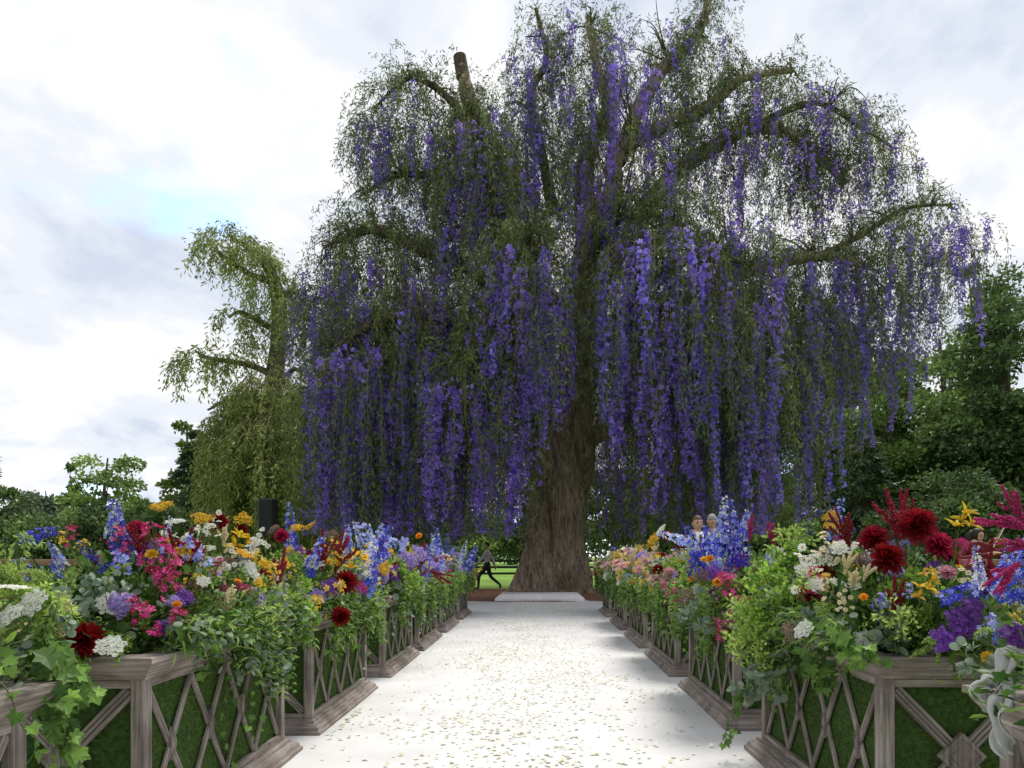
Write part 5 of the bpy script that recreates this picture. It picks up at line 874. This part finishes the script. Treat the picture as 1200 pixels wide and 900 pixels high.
# --- trailing ivy: every leaf its own piece
IVYLEAF = [MB().add(IVY[0]*s, IVY[1], 0, np.clip(t+.16*np.sin(np.arange(len(IVY[1]))*2.6+s[0]), 0, 1), False).mesh('ivy_leaf', M['ivy']) for s, t in ((np.array([1, 1, 1]), .3), (np.array([.9, 1, 1.6]), .55), (np.array([1.1, .9, 1.3]), .85))]
ROUNDLEAF = [MB().add(ROUND[0]*s, ROUND[1], 0, t, True).mesh('round_leaf', M['greygreen']) for s, t in ((np.array([1, 1, 1.2]), .35), (np.array([.9, 1.05, 2]), .7))]
def vine(sd, i, pts, label, nleaf=14, size=.055, leafset=IVYLEAF, name='ivy_vine', jit=.02, g=None):
    g = g or rg(int(abs(pts[-1][0]*1000+pts[-1][1]*77+pts[-1][2]*931)) % 99991); P = smooth_path(np.array(pts, float)+g.normal(0, jit*.3, (len(pts), 3)), 6*len(pts)); org = P[0]
    e = empty(name, org, label, 'ivy' if name == 'ivy_vine' else 'eucalyptus', f'trailing vines on the {ORD[i]} planter, {SIDE[sd]} row')
    V, F = tube(P-org, np.linspace(.0028, .0012, len(P)), 5); link('stem', MB().add(V, F, 0, .5, True).mesh('vine_stem', M['stemgreen']), e)
    aisle = 1 if sd == 'L' else -1
    for k in range(nleaf):
        u = (k+.4+g.uniform(-.3, .3))/nleaf*(len(P)-1.01); j = int(u); q = P[j]+(P[j+1]-P[j])*(u-j)-org; nrm = unit(np.array([aisle*.75, -.45, .45])+g.normal(0, .38, 3)); dn = unit(np.array([g.normal(0, .5)-.0, g.normal(0, .5), -.8])); yv = unit(dn-nrm*np.dot(dn, nrm)); xv = np.cross(yv, nrm)
        m = Matrix(np.stack([xv, yv, nrm], 1).tolist()).to_quaternion(); link('leaf', leafset[int(g.integers(len(leafset)))], e, q+nrm*.008+g.normal(0, jit*.5, 3), m, size*g.uniform(.55, 1.25)*(1-.35*k/nleaf))
    return e
def drape(sd, i, fy, length, g, spread=.08, front=False):
    """points of a vine that leaves the mound, bends over the cap and hangs outside it"""
    x, y = PLANTERS[(sd, i)]; inw = 1 if sd == 'L' else -1
    if front: xo = x+inw*fy*HX; yo = y-HY; return [(xo, yo+.10, ZC+.10), (xo, yo-.07, ZC+.05), (xo+g.normal(0, .02), yo-.115, ZC-.06), (xo+g.normal(0, spread*.6), yo-.11, ZC-.08-length*.5), (xo+g.normal(0, spread), yo-.10, max(.12, ZC-.08-length))]
    xo = x+inw*HX; yo = y+fy*HY
    return [(xo-inw*.10, yo, ZC+.10), (xo+inw*.07, yo+g.normal(0, .02), ZC+.05), (xo+inw*.115, yo+g.normal(0, .04), ZC-.06), (xo+inw*.11, yo+g.normal(0, spread), ZC-.08-length*.5), (xo+inw*.10, yo+g.normal(0, spread*1.6), max(.12, ZC-.08-length))]
g = rg(91)
NV = {0: 4, 1: 8, 2: 10, 3: 12, 4: 12, 5: 10, 6: 8}
for sd in 'LR':
    for i in range(7):
        for k in range(0 if sd+str(i) == 'R0' else NV[i]):
            L_ = g.uniform(.12, .5) if i else g.uniform(.1, .3); fy = g.uniform(-.95, .95)
            if i == 1: fy = g.uniform(-.1, .98) if sd == 'L' else g.uniform(.2, .98)
            tone = 'grey green round-leaved' if k % 4 == 3 else 'green lobed-leaved ivy'; ls = ROUNDLEAF if k % 4 == 3 else IVYLEAF
            vine(sd, i, drape(sd, i, fy, L_, g), f'{tone} vine trailing over the aisle side of the {ORD[i]} planter, {SIDE[sd]} row', max(5, int(L_*26)+4), .05 if i < 3 else .07, ls, 'ivy_vine' if ls is IVYLEAF else 'eucalyptus_vine', g=g)
# bold ivy bunches the photograph shows
def bunch(sd, i, pxs, d0, n, label, size=.06, seed=1):
    g = rg(seed)
    for k in range(n):
        pts = [W(px+g.normal(0, 7), py+g.normal(0, 5), d0+g.normal(0, .04)) for px, py in pxs]; vine(sd, i, pts, label, 13, size, g=g, jit=.03)
bunch('L', 0, [(62, 765), (70, 800), (72, 850), (85, 905)], 2.22, 7, 'thick ivy bunch hanging at the corner between the two largest planters, speaker-side row', .062, 1)
bunch('L', 0, [(50, 740), (75, 765), (90, 800), (110, 815)], 2.3, 3, 'ivy shoot arching forward between the two largest planters, speaker-side row', .06, 2)
bunch('L', 1, [(240, 770), (255, 800), (262, 850), (258, 900)], 3.55, 4, 'long ivy trail down the lattice of the sixth planter, speaker-side row', .055, 3)
bunch('L', 1, [(205, 745), (235, 765), (248, 790)], 3.3, 3, 'light ivy shoot at the cap corner of the sixth planter, speaker-side row', .065, 4)
bunch('R', 1, [(985, 742), (1000, 765), (1040, 775)], 2.72, 3, 'ivy lying over the cap corner of the sixth planter, violin-side row', .055, 5)
bunch('R', 1, [(950, 765), (962, 785), (968, 800)], 3.1, 4, 'ivy clump over the lattice of the sixth planter, violin-side row', .06, 6)
bunch('R', 1, [(890, 790), (868, 820), (858, 850), (856, 870)], 4.15, 2, 'ivy tail hanging past the plinth of the fifth planter, violin-side row', .06, 7)
print('flowers', NFL)
# ------------------------------------------------------------------ fence, benches, loudspeaker, ribbon
M['black'] = solid('black paint', (.010, .010, .011), (.022, .022, .024), 20, .5)
M['grille'] = solid('speaker grille', (.006, .006, .007), (.016, .016, .017), 300, .7)
M['brown'] = solid('brown bench wood', (.12, .06, .032), (.25, .145, .085), 3, .5, .15, (1, 12, 12))
FD = 36.0
fence = empty('rail_fence', (-8, FD, 0), 'black three-rail paddock fence standing on the lawn beyond the willow', 'fence')
fpost = bevel_box(-.06, .06, -.06, .06, -.1, 1.2, .01).mesh('post', M['black']); frail = bevel_box(-1.15, 1.15, -.02, .02, -.06, .06, .006).mesh('rail', M['black'])
for k in range(9):
    link('post', fpost, fence, (k*2.3, 0, 0))
    if k < 8:
        for z in (.35, .68, 1.02): link('rail', frail, fence, (k*2.3+1.15, -.07, z))
def bench(x0, x1, y, label):
    e = empty('wooden_bench', ((x0+x1)/2, y, 0), label, 'bench'); h = (x1-x0)/2
    link('seat', bevel_box(-h, h, -.02, .42, .41, .45, .008).mesh('seat', M['brown']), e); link('top_rail', bevel_box(-h, h, -.075, -.02, 1.165, 1.225, .008).mesh('top_rail', M['brown']), e)
    for s in (-1, 1): link('leg', bevel_box(s*h-.03, s*h+.03, -.08, .42, 0, .41, .008).mesh('leg', M['brown']), e); link('back_post', bevel_box(s*h-.028, s*h+.028, -.072, -.022, .40, 1.17, .006).mesh('back_post', M['brown']), e)
    sl_ = bevel_box(-h+.03, h-.03, -.055, -.035, 0, .13, .004).mesh('slat', M['brown'])
    for z in (.52, .70, .88, 1.02): link('slat', sl_, e, (0, 0, z))
bench(-7.4, -3.7, 5.9, 'brown wooden bench behind the delphiniums of the speaker-side row'); bench(3.65, 7.4, 6.0, 'brown wooden bench between the magenta amaranth and the violin player')
p = W(311, 584, 17.8); ls_ = empty('loudspeaker', (p[0], p[1], p[2]-.95), 'black box loudspeaker on a pole stand before the smaller willow', 'loudspeaker')
link('cabinet', bevel_box(-.20, .20, 0, .36, 0, .95, .025).mesh('cabinet', M['black']), ls_); link('grille', bevel_box(-.175, .175, -.012, .004, .05, .90, .006).mesh('grille', M['grille']), ls_.children[0])
st = empty('speaker_stand', (p[0], p[1]+.18, 0), 'black tripod pole stand carrying the loudspeaker', 'stand')
V, F = tube([(0, 0, .1), (0, 0, p[2]-.93)], .02, 10); link('pole', MB().add(V, F).mesh('pole', M['black']), st)
for k in range(3): a = k*2.094+.4; V, F = tube([(0, 0, .55), (.5*math.cos(a), .5*math.sin(a), .012)], .013, 8); link('leg', MB().add(V, F).mesh('leg', M['black']), st)
# pale silk ribbon on the nearest violin-side planter
M['silk'] = leafmat('white silk', (.62, .64, .60), (.80, .80, .78), .5, .45, 0, .4)
def ribbon_strip(mb, pts, wd, seed, wv=None):
    g = rg(seed); P = smooth_path(pts, 46); T = unit(np.gradient(P, axis=0)); n = 13; V = []
    for i in range(46):
        u = i/45; ref = np.array([-.55+.5*math.sin(u*5+seed), -.35, .55*math.cos(u*4+seed)]); sx = unit(np.cross(T[i], unit(ref))); nz = np.cross(sx, T[i]); ww = wd*(.55+.45*math.sin(u*math.pi*2.2+seed)**2)
        for j in range(n):
            q = j/(n-1)-.5; V.append(P[i]+sx*q*ww+nz*ww*.30*math.sin(q*9.5+u*7+seed)+nz*ww*.14*math.sin(q*19+u*11))
    mb.add(V, [(i*n+j, i*n+j+1, (i+1)*n+j+1, (i+1)*n+j) for i in range(45) for j in range(n-1)], 0, .5, True)
mb = MB(); rd = 2.06
ribbon_strip(mb, [W(1230, 768, rd), W(1205, 764, rd-.06), W(1186, 768, rd-.09), W(1172, 792, rd-.10), W(1158, 800, rd-.06)], .075, 1)
rb = MB(); ribbon_strip(rb, [W(1172, 792, rd-.09), W(1178, 815, rd-.12), W(1166, 835, rd-.13), W(1170, 858, rd-.13), W(1181, 884, rd-.12)], .062, 2)
rc = MB(); ribbon_strip(rc, [W(1176, 796, rd-.07), W(1155, 800, rd-.08), W(1146, 806, rd-.06), W(1158, 826, rd-.05)], .05, 3)
e = empty('silk_ribbon', W(1172, 792, rd-.09), 'pale silk ribbon twisted among the leaves at the seventh planter corner, violin-side row', 'ribbon'); off = W(1172, 792, rd-.09)
for nm, m_ in (('ribbon_loop', mb), ('ribbon_tail', rb), ('ribbon_tail', rc)):
    m_.V = [np.asarray(v)-off for v in m_.V]; o = link(nm, m_.mesh(nm, M['silk']), e); md = o.modifiers.new('thick', 'SOLIDIFY'); md.thickness = .0015
# ------------------------------------------------------------------ people
M['skin'] = solid('skin', (.46, .25, .18), (.55, .32, .24), 20, .5); M['suit'] = solid('dark suit', (.012, .012, .016), (.022, .022, .028), 60, .85); M['shirt'] = solid('white shirt', (.70, .70, .72), (.78, .78, .78), 20, .8)
M['hair_brown'] = solid('brown hair', (.05, .03, .02), (.11, .07, .045), 60, .6, .4); M['hair_grey'] = solid('grey hair', (.16, .15, .14), (.32, .31, .30), 60, .6, .4); M['hair_black'] = solid('black hair', (.008, .006, .005), (.025, .018, .014), 60, .5, .4)
M['wine'] = solid('wine red top', (.10, .006, .012), (.16, .012, .02), 40, .8); M['eye'] = solid('eye', (.02, .015, .012)); M['lip'] = solid('lip', (.36, .13, .11)); M['check'] = solid('pale patterned shirt', (.42, .42, .58), (.82, .82, .86), 26, .8, lo=.46, hi=.54); M['varnish'] = solid('violin varnish', (.20, .055, .012), (.36, .13, .03), 6, .25, .0, (1, 1, 8))
def head_geo(zc, tilt, turn, hair, female=False):
    """head with brow, nose, chin, eyes, mouth and ears round (0,0,0); returns body pieces and a hair mesh"""
    nu, nv = 28, 20; V = []
    for i in range(nv+1):
        ph = math.pi*i/nv
        for j in range(nu):
            th = 2*math.pi*j/nu; x, y, z = math.sin(ph)*math.cos(th), math.sin(ph)*math.sin(th), math.cos(ph)
            X, Y, Z = x*.076, y*.096, z*.118
            if Z < -.01: k = min(1, (-.01-Z)/.10); X *= 1-.30*k; Y = Y*(1-.22*k)-.012*k
            f = max(0, -y)
            if f > .5:
                Y -= .020*math.exp(-((x)/.16)**2-((Z+.018)/.022)**2)+.008*math.exp(-(x/.5)**2-((Z-.028)/.014)**2)+.008*math.exp(-(x/.3)**2-((Z+.092)/.02)**2)
                Y += .010*math.exp(-((abs(x)-.40)/.16)**2-((Z-.008)/.014)**2)
                Y -= .004*math.exp(-(x/.28)**2-((Z+.058)/.012)**2)
            V.append((X, Y, Z))
    F = [(i*nu+j, (i+1)*nu+j, (i+1)*nu+(j+1) % nu, i*nu+(j+1) % nu) for i in range(nv) for j in range(nu)]
    body = [(np.array(V), np.array(F), 0)]
    def blob(c, s, mi):
        t_ = np.linspace(0, 2*np.pi, 10, endpoint=False); vv = [(c[0], c[1], c[2]+s[2])]
        for q in (.7, 0, -.7): vv += [(c[0]+s[0]*math.cos(a)*math.sqrt(1-q*q), c[1]+s[1]*math.sin(a)*math.sqrt(1-q*q), c[2]+s[2]*q) for a in t_]
        vv.append((c[0], c[1], c[2]-s[2])); ff = [(0, 1+k, 1+(k+1) % 10, 1+(k+1) % 10) for k in range(10)]; ff = [(a, b, c_) for a, b, c_, _ in ff]; body.append((np.array(vv), np.array(ff+[(31, 21+(k+1) % 10, 21+k) for k in range(10)]), mi)); body.append((np.array(vv), np.array([(1+r*10+k, 11+r*10+k, 11+r*10+(k+1) % 10, 1+r*10+(k+1) % 10) for r in range(2) for k in range(10)]), mi))
    for s in (-1, 1): blob((s*.031, -.084, .008), (.013, .010, .008), 1); blob((s*.031, -.092, .030), (.018, .008, .005), 2); (None if female else blob((s*.076, .008, -.005), (.010, .018, .030), 0))
    blob((0, -.090, -.058), (.024, .012, .007), 3)
    hv = [(x*1.05, y*1.05+.003, z*1.04+.003) for x, y, z in V]; hf = []
    for (a, b, c, d) in F:
        m = np.mean([hv[q] for q in (a, b, c, d)], axis=0); line = .055-.9*m[1]*0
        lim = .062 if m[1] < -.045 else (.062-(m[1]+.045)*1.35 if m[1] < .03 else -.045)
        if female: lim = .07 if m[1] < -.060 else (-.10 if m[1] < -.01 else -.13)
        if m[2] > lim: hf.append((a, b, c, d))
    if female:
        V2, F2 = tube(smooth_path([(0, .045, .06), (0, .085, -.04), (.005, .085, -.16), (0, .075, -.26)], 12), np.interp(np.arange(12), [0, 4, 8, 11], [.05, .088, .085, .03]), 14); V2[:, 0] *= 1.12; nb = len(hv); hv = hv+[tuple(q) for q in V2]; hf += [tuple(int(a)+nb for a in f) for f in F2]
    A = Matrix.Rotation(turn, 3, 'Z') @ Matrix.Rotation(tilt, 3, 'X'); A = np.array(A)
    tr = lambda v: np.asarray(v)@A.T+np.array([0, 0, zc])
    return [(tr(v), f, m) for v, f, m in body], (tr(hv), hf)
def person(label, loc, rz, joints, edges, zones, mats, hd, hair_mat, extra=None, group=None, scale=1.0):
    """joints: name -> (x, y, z, radius); one skinned body, head joined to it, hair a child"""
    nm = list(joints); me = bpy.data.meshes.new('skin_base'); me.from_pydata([joints[k][:3] for k in nm], [(nm.index(a), nm.index(b)) for a, b in edges], [])
    o = bpy.data.objects.new('skin_base', me); C.objects.link(o); o.modifiers.new('skin', 'SKIN'); sm = o.modifiers.new('sub', 'SUBSURF'); sm.levels = 2; sm.render_levels = 2
    for k, sv in zip(nm, me.skin_vertices[0].data): sv.radius = (joints[k][3], joints[k][3]*(.72 if k in ('pelvis', 'waist', 'chest') else 1)); sv.use_root = k == 'pelvis'
    bpy.context.view_layer.update(); dg = bpy.context.evaluated_depsgraph_get(); ev = bpy.data.meshes.new_from_object(o.evaluated_get(dg)); bpy.data.objects.remove(o)
    v = np.empty(len(ev.vertices)*3, np.float32); ev.vertices.foreach_get('co', v); v = v.reshape(-1, 3).astype(float); faces = [tuple(p.vertices) for p in ev.polygons]
    J = np.array([joints[k][:3] for k in nm]); seg = [(J[nm.index(a)], J[nm.index(b)], zones.get(b, 1)) for a, b in edges]; mb = MB(); byz = {}
    Cn = np.array([v[list(f)].mean(0) for f in faces]); dist = []
    for A_, B_, _ in seg: ab = B_-A_; tt = np.clip((Cn-A_)@ab/max(1e-9, ab@ab), 0, 1); dist.append(np.linalg.norm(Cn-(A_+tt[:, None]*ab), axis=1))
    for f, b_ in zip(faces, np.argmin(np.array(dist), 0)): byz.setdefault((seg[b_][2], len(f)), []).append(f)
    first = True
    for (z, k), fl in byz.items():
        if first: mb.add(v, np.array(fl), z, .5, True); first = False
        else: mb.F.append((np.array(fl), z, np.full(len(fl), .5), True))
    zc, tilt, turn, female = hd; parts, hair = head_geo(zc, tilt, turn, hair_mat, female)
    for V, F, m in parts: mb.add(np.asarray(V)+np.array([joints['head'][0], joints['head'][1], 0]), F, (0, 4, 5, 6)[m], .5, True)
    e = empty('person', loc, label, 'person', group, rz); e.scale = (scale,)*3
    link('body', mb.mesh('body', [M['skin'], M[mats[0]], M[mats[1]], M['black'], M['eye'], M[hair_mat], M['lip']]), e)
    hb = MB(); hb.add(np.asarray(hair[0])+np.array([joints['head'][0], joints['head'][1], 0]), np.array(hair[1]), 0, .5, True); ho = link('hair', hb.mesh('hair', M[hair_mat]), e); md = ho.modifiers.new('thick', 'SOLIDIFY'); md.thickness = .005
    return e
def human(arm_l=None, arm_r=None, leg_l=None, leg_r=None, lean=0.0):
    j = dict(pelvis=(0, 0, .96, .155), waist=(0, lean*.3, 1.12, .145), chest=(0, lean*.7, 1.34, .17), neck=(0, lean, 1.50, .062), head=(0, lean-.01, 1.60, .055))
    for s, n, arm, leg in ((1, 'l', arm_l, leg_l), (-1, 'r', arm_r, leg_r)):
        arm = arm or [(s*.27, .02, 1.14), (s*.29, -.04, .90)]; leg = leg or [(s*.11, -.01, .50), (s*.12, .02, .08), (s*.13, -.14, .035)]
        j['shoulder_'+n] = (s*.19, lean*.8, 1.42, .075); j['elbow_'+n] = (*arm[0], .05); j['wrist_'+n] = (*arm[1], .032)
        w_ = np.array(arm[1]); dr = unit(w_-np.array(arm[0])); p = w_+dr*.085; j['palm_'+n] = (*p, .034)
        sd = unit(np.cross(dr, np.array([0, 0, 1.])+.01)); up = np.cross(sd, dr)
        for q, (o_, L_) in enumerate(((-.026, .075), (-.009, .088), (.009, .084), (.026, .066))): f = p+dr*L_*.5+sd*o_; j[f'finger{q}_'+n] = (*f, .0095); f2 = p+dr*L_+sd*o_*1.15-up*.018; j[f'tip{q}_'+n] = (*f2, .008)
        th = w_+dr*.045+sd*-.048; j['thumb_'+n] = (*th, .011); j['hip_'+n] = (s*.10, 0, .90, .11); j['knee_'+n] = (*leg[0], .068); j['ankle_'+n] = (*leg[1], .046); j['toe_'+n] = (*leg[2], .036)
    e = [('pelvis', 'waist'), ('waist', 'chest'), ('chest', 'neck'), ('neck', 'head')]
    for n in 'lr': e += [('chest', 'shoulder_'+n), ('shoulder_'+n, 'elbow_'+n), ('elbow_'+n, 'wrist_'+n), ('wrist_'+n, 'palm_'+n), ('wrist_'+n, 'thumb_'+n), ('pelvis', 'hip_'+n), ('hip_'+n, 'knee_'+n), ('knee_'+n, 'ankle_'+n), ('ankle_'+n, 'toe_'+n)]+[x for q in range(4) for x in (('palm_'+n, f'finger{q}_'+n), (f'finger{q}_'+n, f'tip{q}_'+n))]
    z = {'neck': 1, 'head': 0}
    for n in 'lr': z.update({'palm_'+n: 0, 'thumb_'+n: 0, 'hip_'+n: 2, 'knee_'+n: 2, 'ankle_'+n: 2, 'toe_'+n: 3}); z.update({f'{a}{q}_'+n: 0 for a in ('finger', 'tip') for q in range(4)})
    return j, e, z
def shirt_front(e, tie):
    mb = MB(); mb.add([(-.060, -.075, 1.535), (0, -.092, 1.52), (.060, -.075, 1.535), (-.055, -.128, 1.46), (.055, -.128, 1.46), (0, -.158, 1.20), (0, -.132, 1.46), (0, -.150, 1.33)], [(0, 3, 6), (0, 6, 1), (1, 6, 4), (1, 4, 2), (3, 5, 7), (3, 7, 6), (6, 7, 4), (7, 5, 4)]); o = link('shirt_front', mb.mesh('shirt_front', M['shirt']), e); o.modifiers.new('thick', 'SOLIDIFY').thickness = .012
    tb = MB(); tb.add([(-.016, -.138, 1.485), (.016, -.138, 1.485), (.028, -.168, 1.25), (0, -.172, 1.20), (-.028, -.168, 1.25)], [(0, 4, 3), (0, 3, 1), (1, 3, 2)]); o = link('tie', tb.mesh('tie', M[tie]), e); o.modifiers.new('thick', 'SOLIDIFY').thickness = .008
def at(px, d): return ((px-VX)*d/FPX, d, 0)
j, ed, z = human(); e = person('man in dark suit and white shirt facing the aisle behind the planters', at(817, 11.0), .15, j, ed, z, ('suit', 'suit'), (1.655, .02, 0, False), 'hair_brown', scale=1.075); shirt_front(e, 'hair_brown')
j, ed, z = human(lean=-.05); e = person('grey-haired man in dark suit looking down beside another man', at(835, 11.5), -.35, j, ed, z, ('suit', 'suit'), (1.655, .38, -.2, False), 'hair_grey', scale=1.105); shirt_front(e, 'suit')
# man walking away to the left past the trunk, seen from the side
j, ed, z = human(arm_l=[(.23, -.18, 1.16), (.2, -.36, .98)], arm_r=[(-.23, .2, 1.15), (-.22, .26, .90)], leg_l=[(.10, -.30, .54), (.10, -.32, .09), (.10, -.50, .045)], leg_r=[(-.10, .12, .50), (-.10, .48, .20), (-.10, .45, .06)])
person('man in pale patterned shirt and black trousers walking past the trunk', at(571, 25.0), -math.pi/2, j, ed, z, ('check', 'black'), (1.655, .05, 0, False), 'hair_black')
# violin player
vx, vy, _ = at(1144, 10.7)
j, ed, z = human(arm_l=[(.36, -.14, 1.22), (.58, -.30, 1.40)], arm_r=[(-.36, -.12, 1.22), (-.06, -.36, 1.30)])
z['knee_l'] = z['knee_r'] = 2
e = person('dark-haired violin player in a wine red top standing before the dark bushes', (vx, vy, 0), .05, j, ed, z, ('wine', 'suit'), (1.60, .22, .42, True), 'hair_black', scale=.985)
vb = MB(); prof = []
for k in range(40):
    t = k/40*2*math.pi; c = math.cos(t); w_ = .098+.010*math.cos(2*t)-.026*math.cos(2*t)**2*0; x = .178*c; y = (.085+.018*(-c))*math.sin(t)*(1-.34*math.exp(-(c/.22)**2)); prof.append((x, y))
n = len(prof); vb.add([(x, y, q) for q in (-.017, .017) for x, y in prof]+[(0, 0, -.024), (0, 0, .026)], [(k, (k+1) % n, n+(k+1) % n, n+k) for k in range(n)], 0, .5, True); vb.F.append((np.array([((k+1) % n, k, 2*n) for k in range(n)]+[(n+k, n+(k+1) % n, 2*n+1) for k in range(n)]), 0, np.full(2*n, .5), True))
pv = Vector((vx+.10, vy-.16, 1.475)); ve = empty('violin', pv, 'orange brown violin held under the chin of the violin player', 'violin'); ve.rotation_euler = (R_(-52), R_(8), R_(-14)); bd = link('body', vb.mesh('body', M['varnish']), ve, (.17, 0, 0))
link('neck', bevel_box(.33, .56, -.012, .012, .0, .03, .004).mesh('neck', M['black']), ve); link('scroll', bevel_box(.555, .61, -.015, .015, -.012, .03, .008).mesh('scroll', M['varnish']), ve); link('bridge', bevel_box(.16, .166, -.022, .022, .024, .055, .002).mesh('bridge', M['cream'] if 'cream' in M else M['board']), bd, (-.17, 0, 0))
for k in range(4): V, F = tube([(.02, (k-1.5)*.008, .03), (.163, (k-1.5)*.009, .057), (.56, (k-1.5)*.005, .034)], .0012, 4); link('string', MB().add(V, F).mesh('string', M['shirt']), ve)
V, F = tube([(0, 0, 0), (.36, 0, .03), (.72, 0, 0)], .005, 6); be = empty('violin_bow', (vx-.06, vy-.40, 1.30), 'thin violin bow in the hand of the violin player', 'bow'); be.rotation_euler = (0, R_(-38), R_(35)); link('stick', MB().add(V, F).mesh('stick', M['varnish']), be)
V, F = tube([(.01, 0, -.018), (.71, 0, -.018)], .004, 4); link('hair', MB().add(V, F).mesh('bow_hair', M['shirt']), be)
